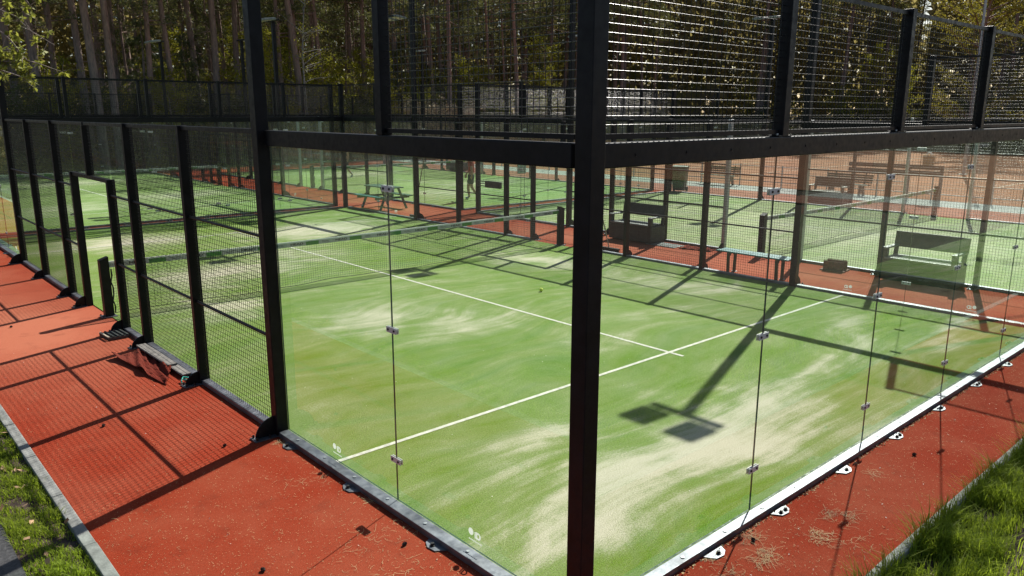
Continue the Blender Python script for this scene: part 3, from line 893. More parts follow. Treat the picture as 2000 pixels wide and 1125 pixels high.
for (x, y, rz, lab) in [(0, 16, 0, 'tall black pole at the far left end of the mesh side wall'),
                        (10, 4, PI, 'tall black pole between the backless bench and the rusty boot scraper'),
                        (10, 16, PI, 'tall black pole with the broom leaning on it, behind the net'),
                        (0, 24.7, 0, 'pole of the second court at the left edge, nearer one'),
                        (0, 36.7, 0, 'pole of the second court at the left edge, farther one'),
                        (10, 24.7, PI, 'slim floodlight pole just right of the nearest tall post, before the trees'),
                        (10, 36.7, PI, 'small floodlight pole before the pines, leftmost lamp head in view'),
                        (12.38, 12.05, PI, 'black pole right of the net end, shared by the right-hand court'),
                        (12.5, 0.1, 0, 'pole at the right edge behind the last storage bench'),
                        (22.5, 0.1, PI, 'pole on the clay side of the right-hand court, right edge'),
                        (22.5, 12.1, PI, 'pole near the green bin on the clay side'),
                        (12.5, 21, 0, 'pole by the picnic bench with lamp head above the beam'),
                        (12.5, 33, 0, 'distant pole with grey lamp head beside yellow-green leaves'),
                        (22.5, 21, PI, 'pole beyond the person in red, nearer of the two on that side'),
                        (22.5, 33, PI, 'farthest pole seen through the upper mesh left of the corner post')]:
    dup(lp, (x, y, 0), rz, lab, 'light pole', G_)
nt_ = net()
nt_.location = (0, 10, 0)
tag(nt_, 'net of the nearest court with green and grey HEAD band on top', 'net', 'court nets')
dup(nt_, (0, 30.7, 0), 0, 'distant net of the court beyond the far glass wall', 'net', 'court nets')
dup(nt_, (12.5, 6.1, 0), 0, 'net of the right-hand court rising past the storage bench', 'net', 'court nets')
dup(nt_, (12.5, 27.0, 0), 0, 'net behind the person in the red shirt', 'net', 'court nets')

# ------------------------------------------------------------------ furniture and loose things
def slats(t, n, x0, x1, y0, y1, z, th, mat, gap=0.012, axis='y', name='slat'):
    """n boards side by side; axis is the way they run"""
    if axis == 'y':
        w = (x1 - x0) / n
        b_ = MB().bbox(0, w - gap, y0, y1, 0, th, 0.005)
    else:
        w = (y1 - y0) / n
        b_ = MB().bbox(x0, x1, 0, w - gap, 0, th, 0.005)
    me = b_.mesh(name); me.materials.append(MATS[mat])
    for i in range(n):
        q = bpy.data.objects.new(name, me); COL.objects.link(q); q.parent = t
        q.location = (x0 + i * w, 0, z) if axis == 'y' else (0, y0 + i * w, z)
# backless slatted bench by the mesh
t = thing('backless_bench', (10.16, 4.2, 0), 0, 'backless bench with blue-green slatted seat on the red felt by the mesh', 'bench')
slats(t, 6, 0, 0.36, 0, 1.55, 0.42, 0.03, 'blue_bench', 0.008)
for y in (0.25, 1.3):
    for x in (0.03, 0.27):
        q = MB(); q.obox((x + 0.03, y, 0.2), (0.05, 0.05, 0.4), (0, -0.05 if x < 0.1 else 0.05, 0), 0.006); lg = q.build('leg', 'green_plastic', t)
        q = MB(); q.bbox(x - 0.0, x + 0.07, y - 0.05, y + 0.05, 0.001, 0.008, 0.002); q.build('foot', 'galvanised', lg)
    q = MB()
    pts = [(0.06, 0.30)] + [(0.06 + 0.24 * k / 8, 0.30 + 0.10 * math.sin(math.pi * k / 8)) for k in range(9)] + [(0.34, 0.415), (0.02, 0.415)]
    q.prism(pts, 'y', y - 0.02, y + 0.02); q.build('bracket', 'green_plastic', t)

def storage_bench(mat, seat):
    """box bench facing -x, 1.3 m long (y), backrest on the +x side"""
    t = thing('storage_bench')
    q = MB(); q.bbox(0.03, 0.6, 0.0, 1.32, 0.03, 0.43, 0.02); bx = q.build('box', mat, t)
    me = MB().bbox(-0.0, 0.012, 0.06, 1.26, 0, 0.072, 0.005).mesh('front_board'); me.materials.append(MATS[mat])
    for k in range(4):
        w = bpy.data.objects.new('front_board', me); COL.objects.link(w); w.parent = bx; w.location = (0.02, 0, 0.07 + k * 0.085)
    q = MB(); q.bbox(0.0, 0.52, 0.06, 1.26, 0.432, 0.47, 0.012); q.build('lid', seat, t)
    q = MB(); q.obox((0.60, 0.66, 0.755), (0.045, 1.32, 0.3), (0, 0.16, 0), 0.012); bk = q.build('backrest', mat, t)
    for y in (0.05, 1.27):
        q = MB(); q.obox((0.575, y, 0.62), (0.05, 0.075, 0.44), (0, 0.16, 0), 0.008); q.build('back_post', mat, t)
        q = MB(); q.bbox(0.02, 0.58, y - 0.05, y + 0.05, 0.62, 0.655, 0.012); q.build('armrest', seat, t)
        q = MB(); q.bbox(0.03, 0.13, y - 0.045, y + 0.045, 0.431, 0.619, 0.008); q.build('arm_support', mat, t)
    return t
sb = storage_bench('dark_plastic', 'grey_plastic'); sb.location = (11.68, 8.62, 0)
Gs = 'storage benches with box seats'
tag(sb, 'dark storage bench directly right of the corner post, before the right-hand court', 'bench', Gs)
dup(sb, (11.78, 1.86, 0), 0, 'storage bench behind two panes at the right, pale green through the glass', 'bench', Gs)
dup(sb, (23.0, 9.25, 0), 0, 'storage bench on the pale path beyond the right-hand court', 'bench', Gs)
dup(sb, (22.9, 30.2, 0), 0, 'distant storage bench beyond the net behind the person in red', 'bench', Gs)

# boot scraper
t = thing('boot_scraper', (11.98, 3.98, 0), 0.12, 'small rusty brown boot scraper standing on the red felt', 'boot scraper')
MB().bbox(-0.05, 0.34, -0.04, 0.44, 0.001, 0.022, 0.004).build('base', 'rust', t)
for x in (0.02, 0.24):
    q = MB(); q.bbox(x, x + 0.035, 0.0, 0.4, 0.0225, 0.19, 0.006); q.build('side_plate', 'rust', t)
    q = MB()
    for k in range(24):
        q.tube([(x + 0.0175, 0.012 + k * 0.0165, 0.19), (x + 0.0175 + RNG.uniform(-0.02, 0.02), 0.012 + k * 0.0165, 0.215)], 0.005, 4)
    q.build('bristles', 'rust', t, 'stuff')
q = MB(); q.bbox(0.056, 0.239, 0.18, 0.21, 0.06, 0.12, 0.004); q.build('cross_plate', 'rust', t)

# picnic table beyond the net
t = thing('picnic_table', (10.95, 19.15, 0), 0, 'green picnic table with bench seats beside the far glass wall', 'table')
slats(t, 5, -0.3, 0.3, -0.75, 0.75, 0.7, 0.035, 'green_bench')
slats(t, 2, -0.68, -0.42, -0.75, 0.75, 0.42, 0.035, 'blue_bench', name='seat_slat')
slats(t, 2, 0.42, 0.68, -0.75, 0.75, 0.42, 0.035, 'green_bench', name='seat_slat')
for y in (-0.55, 0.55):
    for s in (-1, 1):
        q = MB(); q.obox((s * 0.36, y, 0.345), (0.07, 0.05, 0.76), (0, -s * 0.42, 0), 0.006); q.build('leg', 'green_bench', t)
    q = MB(); q.bbox(-0.66, 0.66, y + 0.026, y + 0.066, 0.345, 0.415, 0.006); q.build('crosspiece', 'green_bench', t)

# brooms
def broom(name, foot, top, label, head):
    t = thing(name, foot, 0, label, 'broom')
    d = Vector(top) - Vector(foot)
    q = MB(); q.tube([(0, 0, 0.09), d], 0.013, 8); q.build('handle', 'pale_wood', t)
    q = MB(); q.bbox(-0.04, 0.04, -head / 2, head / 2, 0.05, 0.09, 0.008); hd = q.build('head', 'dark_wood', t)
    q = MB()
    for i in range(int(head / 0.018)):
        for x in (-0.025, 0, 0.025):
            q.tube([(x, -head / 2 + 0.012 + i * 0.018, 0.05), (x * 1.4, -head / 2 + 0.012 + i * 0.018, 0.002)], 0.006, 4)
    q.build('bristles', 'dark_plastic', hd, 'stuff')
broom('broom', (10.27, 16.45, 0), (10.19, 15.72, 1.95), 'broom leaning against the tall pole behind the net', 0.4)
broom('push_broom', (10.32, 8.72, 0), (10.16, 8.92, 1.15), 'push broom standing against the mesh beside the corner post', 0.6)

# green wheelie bin
t = thing('wheelie_bin', (23.0, 16.0, 0), 0.4, 'green wheelie bin by the far corner of the right-hand court', 'bin')
q = MB()
lo = [(-0.2, -0.23), (0.2, -0.23), (0.2, 0.23), (-0.2, 0.23)]; hi_ = [(-0.29, -0.29), (0.29, -0.29), (0.29, 0.29), (-0.29, 0.29)]
q.add([(x, y, 0.06) for x, y in lo] + [(x, y, 0.95) for x, y in hi_], [(3, 2, 1, 0), (4, 5, 6, 7), (0, 1, 5, 4), (1, 2, 6, 5), (2, 3, 7, 6), (3, 0, 4, 7)])
q.build('body', 'green_bench', t)
q = MB(); q.bbox(-0.32, 0.32, -0.31, 0.31, 0.952, 1.03, 0.03); q.build('lid', 'green_bench', t)
for s in (-1, 1):
    q = MB(); q.tube([(0.22, s * 0.235, 0.1), (0.22, s * 0.29, 0.1)], 0.1, 14); q.build('wheel', 'dark_plastic', t)
q = MB(); q.tube([(0.36, -0.22, 0.93), (0.36, 0.22, 0.93)], 0.016, 8); q.build('handle', 'dark_plastic', t)

# slatted park benches by the clay
def park_bench():
    t = thing('park_bench')
    slats(t, 4, 0, 0.4, 0, 1.8, 0.42, 0.03, 'green_bench', 0.014)
    for k in range(4):
        q = MB(); q.obox((0.44 + k * 0.022, 0.9, 0.52 + k * 0.085), (0.03, 1.8, 0.065), (0, 0.25, 0), 0.005); q.build('back_slat', 'green_bench', t)
    for y in (0.3, 1.5):
        q = MB()
        q.prism([(0.02, 0.0), (0.09, 0.0), (0.17, 0.2), (0.28, 0.2), (0.38, 0.0), (0.46, 0.0), (0.4, 0.415), (0.03, 0.415)], 'y', y - 0.035, y + 0.035)
        q.build('leg', 'weathered_wood', t)
        q = MB(); q.obox((0.485, y, 0.62), (0.03, 0.05, 0.5), (0, 0.25, 0), 0.004); q.build('back_support', 'green_bench', t)
    return t
pb = park_bench(); pb.location = (26.8, 15.9, -0.02)
Gp = 'green slatted park benches beside the clay'
tag(pb, 'green slatted park bench on the gravel strip beside the wheelie bin', 'bench', Gp)
dup(pb, (26.8, 10.1, -0.02), 0, 'green slatted park bench behind the farther storage bench', 'bench', Gp)

# heavy plank barrier and low rail fence along the clay
t = thing('plank_barrier', (26.55, 7.35, -0.02), 0, 'dark plank barrier on posts at the edge of the clay court', 'barrier')
for z in (0.98, 1.18):
    MB().bbox(-0.04, 0.0, 0.0, 3.4, z, z + 0.15, 0.006).build('plank', 'dark_wood', t)
for y in (0.08, 1.2, 3.2):
    MB().bbox(0.002, 0.09, y - 0.045, y + 0.045, 0, 1.3, 0.006).build('post', 'weathered_wood', t)
t = thing('rail_fence', (27.45, -4, -0.02), 0, 'low grey rail fence along the edge of the orange clay', 'fence')
for y in range(0, 45, 2):
    MB().tube([(0, y, 0), (0, y, 0.95)], 0.03, 8).build('post', 'galvanised', t)
for z in (0.25, 0.9):
    MB().tube([(-0.045, 0, z), (-0.045, 44, z)], 0.018, 6).build('rail', 'galvanised', t)
t = thing('carrier_bag', (26.55, 7.9, 1.311), 0, 'brown carrier bag with white handles on top of the plank barrier', 'bag')
q = MB()
q.add([(-0.07, -0.17, 0), (0.07, -0.17, 0), (0.07, 0.17, 0), (-0.07, 0.17, 0), (-0.05, -0.2, 0.36), (0.05, -0.2, 0.36), (0.06, 0.2, 0.37), (-0.06, 0.2, 0.35), (-0.09, 0.0, 0.2), (0.09, 0.02, 0.2)],
      [(3, 2, 1, 0), (0, 1, 5, 4), (2, 3, 7, 6), (0, 4, 8), (4, 7, 8), (7, 3, 8), (3, 0, 8), (1, 9, 5), (5, 9, 6), (6, 9, 2), (2, 9, 1), (4, 5, 6, 7)])
q.build('body', 'paper_bag', t)
for x in (-0.05, 0.05):
    MB().tube([(x, -0.08, 0.35), (x, -0.06, 0.43), (x, 0.0, 0.46), (x, 0.06, 0.43), (x, 0.08, 0.35)], 0.012, 6).build('handle', 'white_paint', t)

# sign and drag brush on the walls beyond
t = thing('wall_sign', (15.18, 16.97, 1.07), 0, 'small pale green notice on the glass behind the person in red', 'sign')
MB().bbox(-0.19, 0.19, -0.012, 0.0, 0, 0.3, 0.004).build('plate', 'sign_face', t)
MB().box(-0.2, 0.2, 0.001, 0.012, -0.01, 0.31).build('backing', 'dark_plastic', t)
t = thing('drag_brush', (12.33, 14.85, 0.86), 0, 'black drag brush hooked on the mesh near the person in red', 'brush')
MB().bbox(0, 0.08, 0.0, 0.72, 0.0, 0.2, 0.015).build('brush_head', 'dark_plastic', t)
for z in (0.03, 0.1, 0.17):
    MB().tube([(0.04, 0.71, z), (0.04, 1.15, z)], 0.014, 6).build('bar', 'dark_plastic', t)
MB().bbox(0.02, 0.06, 1.13, 1.17, 0.0, 0.2, 0.004).build('end_bar', 'dark_plastic', t)
# tall thin mast behind the clay
t = thing('mast', (41.9, 11.7, -0.02), 0, 'thin pale mast rising behind the mesh at the upper right', 'mast')
MB().tube([(0, 0, 0), (0, 0, 7), (0, 0, 15)], [0.09, 0.07, 0.05], 10).build('pole', 'galvanised', t)
MB().bbox(-0.18, 0.18, -0.18, 0.18, 0, 0.04, 0.005).build('base_plate', 'galvanised', t)

# tennis balls
def ball(loc, label):
    bm = bmesh.new(); bmesh.ops.create_icosphere(bm, subdivisions=3, radius=0.0335)
    t = thing('tennis_ball', loc, 0, label, 'ball')
    MB().bm(bm, 0, None, True).build('felt', 'tennis_ball', t)
    q = MB()
    pts = []
    for k in range(49):
        a = 2 * PI * k / 48
        x = math.cos(a) + 0.35 * math.cos(3 * a); y = math.sin(a) - 0.35 * math.sin(3 * a); z = 1.1 * math.sin(2 * a)
        pts.append(Vector((x, y, z)).normalized() * 0.0335)
    q.tube(pts, 0.0012, 4, False).build('seam', 'white_paint', t)
ball((6.22, 6.74, 0.0457), 'yellow tennis ball lying on the sanded turf before the net')

# doormat and felt strip by the right-hand door
t = thing('doormat', (11.75, 7.95, 0.0), 0.0, 'grey doormat on the red felt beside the dark storage bench', 'mat')
MB().bbox(0, 0.45, 0, 0.85, 0.001, 0.018, 0.004).build('mat', 'grey_plastic', t)
q = MB()
for i in range(14):
    q.box(0.02, 0.43, 0.03 + i * 0.058, 0.06 + i * 0.058, 0.0182, 0.024)
q.build('ribbing', 'grey_plastic', t, 'stuff')
def crumple(name, corners, nu, nv, amp, seed, mat, label, cat, lift):
    rr = random.Random(seed)
    A, B, C, D = (Vector((*p, 0)) for p in corners)
    ph = [(rr.uniform(2, 9), rr.uniform(2, 9), rr.uniform(0, 6.28)) for _ in range(7)]
    q = MB(); vs = []
    for i in range(nu + 1):
        for j in range(nv + 1):
            u, v_ = i / nu, j / nv
            p = (A * (1 - u) + D * u) * (1 - v_) + (B * (1 - u) + C * u) * v_
            z = 0.012 + amp * max(0, sum(math.sin(a * u * 3 + b_ * v_ * 2 + c_) for a, b_, c_ in ph) / 3.2 + 0.25) + lift(u, v_)
            wv = 0.007 * math.sin(9 * u + 2 * v_ + seed)
            vs.append((p.x + wv, p.y + 0.4 * wv, z))
    th = 0.008
    n_ = len(vs)
    fs = []
    for i in range(nu):
        for j in range(nv):
            a = i * (nv + 1) + j
            fs.append((a, a + 1, a + nv + 2, a + nv + 1))
    allv = vs + [(x, y, max(0.001, z - th)) for x, y, z in vs]
    allf = fs + [tuple(k + n_ for k in f[::-1]) for f in fs]
    rim = [i * (nv + 1) for i in range(nu)] + [nu * (nv + 1) + j for j in range(nv)] + [(i + 1) * (nv + 1) - 1 for i in range(nu, 0, -1)] + [j for j in range(nv, 0, -1)]
    for k in range(len(rim)):
        a, b_ = rim[k], rim[(k + 1) % len(rim)]
        allf.append((a, b_, b_ + n_, a + n_))
    q.add(allv, allf, 0, True)
    o = q.build(name, mat)
    tag(o, label, cat)
    return o
crumple('felt_offcut', [(-0.60, 7.72), (-0.24, 7.80), (-0.215, 6.66), (-0.44, 6.18)], 34, 18, 0.03, 4, 'old_felt',
        'crumpled red felt offcut lying at the foot of the near left mesh', 'mat',
        lambda u, v_: 0.05 * max(0, 1 - v_ * 3) * (1 - u) + 0.10 * max(0, u - 0.7) / 0.3 * max(0, v_ - 0.35))
crumple('felt_strip', [(11.8, 7.85), (12.2, 7.85), (12.28, 7.15), (11.98, 7.1)], 20, 10, 0.03, 9, 'old_felt',
        'crumpled strip of red felt between the doormat and the grey door post', 'mat', lambda u, v_: 0.0)
# boards, grating and cord by the near left mesh
t = thing('board_pile', (-0.205, 6.72, 0), 0.02, 'two grey weathered boards lying along the base of the left mesh', 'boards')
MB().bbox(-0.03, 0.09, 0.0, 1.15, 0.055, 0.077, 0.004).build('board', 'weathered_wood', t)
MB().bbox(-0.01, 0.1, -0.42, 0.72, 0.03, 0.052, 0.004).build('board', 'weathered_wood', t)
t = thing('plastic_grating', (-0.42, 8.57, 0.0), 0.05, 'black plastic floor grating dropped by the doorway of the left wall', 'grating')
for k in range(7):
    MB().bbox(0.0, 0.28, k * 0.058, k * 0.058 + 0.026, 0.005, 0.045, 0.003).build('bar', 'dark_plastic', t)
for k in range(5):
    MB().bbox(0.004 + k * 0.062, 0.026 + k * 0.062, 0, 0.374, 0.0455, 0.06, 0.002).build('cross_bar', 'dark_plastic' if k else 'pale_wood', t)
o = MB().tube([(-0.19, 6.2, 0.012), (-0.22, 6.17, 0.02), (-0.25, 6.14, 0.045), (-0.235, 6.1, 0.05), (-0.2, 6.12, 0.03), (-0.19, 6.16, 0.05), (-0.23, 6.2, 0.055), (-0.27, 6.16, 0.03), (-0.28, 6.1, 0.012)], 0.009, 6).build('cord', 'teal_cord')
tag(o, 'short teal cord in a knot at the foot of the near left post', 'cord')

# pine cones
def cone_mesh():
    q = MB()
    for k in range(34):
        f = k / 33
        z = -0.028 + 0.058 * f
        r_ = 0.021 * math.sin(PI * (0.12 + 0.82 * f)) + 0.003
        a = k * 2.39996
        c_ = Vector((math.cos(a), math.sin(a), 0)); s_ = Vector((-math.sin(a), math.cos(a), 0)); zz = Vector((0, 0, z))
        q.add([zz + c_ * r_ * 0.35, zz + c_ * r_ + s_ * 0.007 + Vector((0, 0, 0.006)), zz + c_ * (r_ + 0.006) + Vector((0, 0, 0.012)), zz + c_ * r_ - s_ * 0.007 + Vector((0, 0, 0.006)), zz + c_ * r_ * 0.5 + Vector((0, 0, 0.016))],
              [(0, 1, 2, 3), (1, 4, 2), (2, 4, 3), (0, 4, 1), (0, 3, 4)])
    q.tube([(0, 0, -0.03), (0, 0, 0.0), (0, 0, 0.03)], [0.008, 0.013, 0.005], 7)
    return q
cm = cone_mesh().mesh('pine_cone'); cm.materials.append(MATS['pine_cone'])
CONES = [(-1.33, 5.36, 'pine cone on the red felt between the two post shadows near the kerb'),
         (-0.31, 1.46, 'pine cone on the red felt just left of an anchor tab of the glass wall'),
         (-1.23, 1.84, 'pine cone at the bottom edge of the picture on the red felt'),
         (-0.60, 4.06, 'pine cone close to the foot of the nearest tall post'),
         (-1.29, 10.3, 'small pine cone far left on the red felt near the doorway'),
         (1.67, -0.24, 'pine cone among the dry grass beside the right base rail'),
         (4.14, -0.44, 'pine cone on the front red felt farther right, near a glass joint shadow')]
for k, (x, y, lab) in enumerate(CONES):
    q = bpy.data.objects.new('pine_cone', cm); COL.objects.link(q)
    q.location = (x, y, 0.015); q.rotation_euler = (1.45 + 0.2 * math.sin(k), 0.3 * k, k * 1.7); q.scale = (0.62,) * 3
    tag(q, lab, 'pine cone', 'pine cones on the red felt')

# ------------------------------------------------------------------ people
def skin_mesh(verts, edges, root):
    me = bpy.data.meshes.new('s')
    me.from_pydata([v_[:3] for v_ in verts], edges, [])
    o = bpy.data.objects.new('s', me); COL.objects.link(o)
    md = o.modifiers.new('skin', 'SKIN'); md.use_smooth_shade = True
    for i, v_ in enumerate(verts):
        d = me.skin_vertices[0].data[i]
        d.radius = (v_[3], v_[4] if len(v_) > 4 else v_[3]); d.use_root = (i == root)
    o.modifiers.new('sub', 'SUBSURF').levels = 2
    bpy.context.view_layer.update()
    dg = bpy.context.evaluated_depsgraph_get()
    r_ = bpy.data.meshes.new_from_object(o.evaluated_get(dg))
    bpy.data.objects.remove(o); bpy.data.meshes.remove(me)
    return r_
def person(loc, rz, shirt, shorts, label):
    t = thing('person', loc, rz, label, 'person')
    V = [(0, 0, 0.93, 0.15, 0.11), (0, 0.0, 1.1, 0.135, 0.1), (0, 0.01, 1.28, 0.155, 0.11), (0, 0.0, 1.43, 0.10, 0.08), (0, 0.005, 1.49, 0.055), (0, 0.02, 1.56, 0.075, 0.085), (0, 0.03, 1.63, 0.085, 0.1), (0, 0.02, 1.71, 0.06, 0.07)]
    E_ = [(i, i + 1) for i in range(7)]
    def chain(start, pts):
        p = start
        for q in pts:
            V.append(q); E_.append((p, len(V) - 1)); p = len(V) - 1
        return p
    for s, sw_ in ((1, 0.16), (-1, -0.14)):
        w = chain(3, [(s * 0.17, 0, 1.41, 0.06), (s * 0.23, -0.02 + sw_ * 0.2, 1.14, 0.045), (s * 0.24, sw_ + 0.06, 0.93, 0.028), (s * 0.24, sw_ + 0.09, 0.86, 0.03, 0.02)])
        for k, (dx, L) in enumerate([(-0.024, 0.06), (-0.008, 0.075), (0.009, 0.072), (0.024, 0.055)]):
            chain(w, [(s * 0.24 + dx * 0.3, sw_ + 0.09 + dx, 0.83, 0.009), (s * 0.24 - s * 0.02, sw_ + 0.1 + dx, 0.83 - L, 0.008)])
        chain(w, [(s * 0.21, sw_ + 0.13, 0.85, 0.01), (s * 0.2, sw_ + 0.14, 0.815, 0.009)])
    chain(0, [(0.095, 0, 0.86, 0.1), (0.1, 0.14, 0.5, 0.062), (0.1, 0.13, 0.3, 0.055), (0.1, 0.1, 0.09, 0.04), (0.1, 0.22, 0.05, 0.036)])
    chain(0, [(-0.095, 0, 0.86, 0.1), (-0.1, -0.02, 0.49, 0.062), (-0.1, -0.14, 0.3, 0.055), (-0.1, -0.27, 0.15, 0.04), (-0.1, -0.2, 0.05, 0.034)])
    link('body', skin_mesh(V, E_, 0), 'skin', t)
    S = [(0, 0, 0.9, 0.165, 0.125), (0, 0.0, 1.1, 0.155, 0.12), (0, 0.01, 1.28, 0.172, 0.128), (0, 0.0, 1.42, 0.12, 0.1), (0, 0, 1.475, 0.065)]
    Se = [(0, 1), (1, 2), (2, 3), (3, 4)]
    for s, sw_ in ((1, 0.16), (-1, -0.14)):
        S += [(s * 0.18, 0, 1.41, 0.082), (s * 0.225, -0.01 + sw_ * 0.15, 1.2, 0.07)]
        Se += [(3, len(S) - 2), (len(S) - 2, len(S) - 1)]
    link('shirt', skin_mesh(S, Se, 0), shirt, t)
    S = [(0, 0, 0.97, 0.16, 0.12), (0, 0, 0.88, 0.165, 0.13), (0.1, 0.02, 0.8, 0.118), (0.105, 0.12, 0.55, 0.105), (-0.1, 0, 0.8, 0.118), (-0.105, -0.01, 0.55, 0.105)]
    link('shorts', skin_mesh(S, [(0, 1), (1, 2), (2, 3), (1, 4), (4, 5)], 0), shorts, t)
    S = [(0, 0.0, 1.62, 0.094, 0.1), (0, -0.01, 1.68, 0.092, 0.1), (0, -0.005, 1.735, 0.055, 0.06)]
    link('hair', skin_mesh(S, [(0, 1), (1, 2)], 0), 'hair', t)
    for sgn, an, toe in ((1, (0.1, 0.1, 0.075), (0.1, 0.26, 0.045)), (-1, (-0.1, -0.275, 0.14), (-0.1, -0.17, 0.045))):
        S = [(*an, 0.048), ((an[0] + toe[0]) / 2, (an[1] + toe[1]) / 2, min(an[2], toe[2]) + 0.005, 0.046), (*toe, 0.042)]
        link('shoe', skin_mesh(S, [(0, 1), (1, 2)], 0), 'shoe', t)
        S = [(*(Vector(an) + Vector((0, 0.005, 0.03))), 0.05), (an[0], an[1] + 0.02 + (0.05 if sgn < 0 else 0), an[2] + 0.1, 0.052)]
        link('sock', skin_mesh(S, [(0, 1)], 0), 'sock_blue', t)
    return t
person((14.66, 19.1, 0.012), R(40), 'red_shirt', 'dark_shorts', 'person in red shirt and dark shorts walking across the court beyond the net')
person((16.25, 30.7, 0.012), R(70), 'navy_cloth', 'dark_shorts', 'person in dark clothes running, mostly hidden behind a post of the far court')

# ------------------------------------------------------------------ foliage helpers
def quad_obj_mesh(name, Q, mat):
    """Q: (N,4,3) array of leaf quads"""
    N = len(Q)
    me = bpy.data.meshes.new(name)
    me.vertices.add(N * 4)
    me.vertices.foreach_set('co', Q.reshape(-1).astype(np.float32))
    me.loops.add(N * 4)
    me.loops.foreach_set('vertex_index', np.arange(N * 4, dtype=np.int32))
    me.polygons.add(N)
    me.polygons.foreach_set('loop_start', np.arange(0, N * 4, 4, dtype=np.int32))
    me.polygons.foreach_set('loop_total', np.full(N, 4, dtype=np.int32))
    me.update(calc_edges=True)
    me.materials.append(MATS[mat])
    return me
def unit(a):
    return a / np.maximum(1e-9, np.linalg.norm(a, axis=-1, keepdims=True))
def leaves(C, length, width, rng, droop=0.0, dirs=None, up_bias=0.0):
    """rhombic leaf quads at the points C"""
    N = len(C)
    d = unit(rng.normal(size=(N, 3)) + np.array([0, 0, -droop])) if dirs is None else unit(dirs + rng.normal(size=(N, 3)) * 0.45)
    nrm = rng.normal(size=(N, 3)) + np.array([0, 0, up_bias])
    s = unit(np.cross(d, nrm))
    L = (length * rng.uniform(0.6, 1.3, N))[:, None]
    Wd = (width * rng.uniform(0.6, 1.3, N))[:, None]
    return np.stack([C, C + d * L * 0.45 + s * Wd * 0.5, C + d * L, C + d * L * 0.45 - s * Wd * 0.5], 1)
def trunk_mb(h, r0, rng, bend=0.35, n=9, segs=14, z_end=None):
    q = MB()
    ph, ph2 = rng.uniform(0, 6.28), rng.uniform(0, 6.28)
    zz = z_end or h
    pts = []; rad = []
    for i in range(segs + 1):
        f = i / segs
        pts.append((bend * math.sin(ph + f * 3.2) * f, bend * math.cos(ph2 + f * 2.6) * f, -0.15 + zz * f))
        rad.append(r0 * (1.0 - 0.72 * f * zz / h) * (1.25 if i == 0 else 1.0))
    q.tube(pts, rad, n, False)
    return q, pts
def at_h(pts, z):
    for a, b_ in zip(pts[:-1], pts[1:]):
        if a[2] <= z <= b_[2]:
            f = (z - a[2]) / (b_[2] - a[2])
            return Vector(a).lerp(Vector(b_), f)
    return Vector(pts[-1])
def make_pine(seed):
    rr = random.Random(seed); rg = np.random.default_rng(seed)
    h = rr.uniform(19, 25)
    t = thing('pine_tree')
    q, pts = trunk_mb(h, rr.uniform(0.19, 0.25), rr, rr.uniform(0.2, 0.6))
    q.build('trunk', 'pine_bark', t)
    q = MB()
    for k in range(16):
        z = rr.uniform(3.0, h * 0.6); a = rr.uniform(0, 6.28); L = rr.uniform(0.4, 2.0)
        p = at_h(pts, z)
        d = Vector((math.cos(a), math.sin(a), rr.uniform(-0.25, 0.2)))
        q.tube([p, p + d * L * 0.5 + Vector((0, 0, 0.05)), p + d * L], [0.022, 0.014, 0.005], 4, False)
    q.build('dead_branches', 'pine_bark', t, 'stuff')
    q = MB()
    C = []
    for k in range(34):
        f = rr.uniform(0.46, 0.99); z = h * f; a = rr.uniform(0, 6.28)
        L = (1 - f) * 4.2 + rr.uniform(0.6, 1.4)
        p = at_h(pts, z)
        d = Vector((math.cos(a), math.sin(a), rr.uniform(-0.15, 0.35)))
        e = p + d * L
        q.tube([p, p + d * L * 0.5 + Vector((0, 0, -0.1)), e], [0.045, 0.03, 0.01], 5, False)
        for m_ in range(34):
            u = rr.uniform(0.35, 1.05)
            C.append(p.lerp(e, u) + Vector((rr.gauss(0, 0.32), rr.gauss(0, 0.32), rr.gauss(0.05, 0.2))))
    q.build('branches', 'pine_bark', t, 'stuff')
    C = np.array([tuple(c_) for c_ in C])
    C = np.repeat(C, 4, 0)
    link('crown', quad_obj_mesh('crown', leaves(C, 0.34, 0.06, rg), 'needles'), [], t)
    return t
def make_spruce(seed):
    rr = random.Random(seed); rg = np.random.default_rng(seed)
    h = rr.uniform(6.5, 10)
    t = thing('spruce_tree')
    q, pts = trunk_mb(h, 0.11, rr, 0.1)
    q.build('trunk', 'pine_bark', t)
    C = []; D = []
    for k in range(75):
        f = rr.uniform(0.08, 0.98); a = rr.uniform(0, 6.28)
        L = (1 - f) * 2.3 + 0.25
        p = at_h(pts, h * f); d = Vector((math.cos(a), math.sin(a), -0.25))
        for m_ in range(int(14 + L * 16)):
            u = rr.uniform(0.1, 1.0)
            C.append(tuple(p + d * L * u + Vector((rr.gauss(0, 0.12), rr.gauss(0, 0.12), rr.gauss(-0.06, 0.08)))))
            D.append((d.x, d.y, -0.9))
    link('crown', quad_obj_mesh('crown', leaves(np.array(C), 0.3, 0.09, rg, dirs=np.array(D)), 'needles'), [], t)
    return t
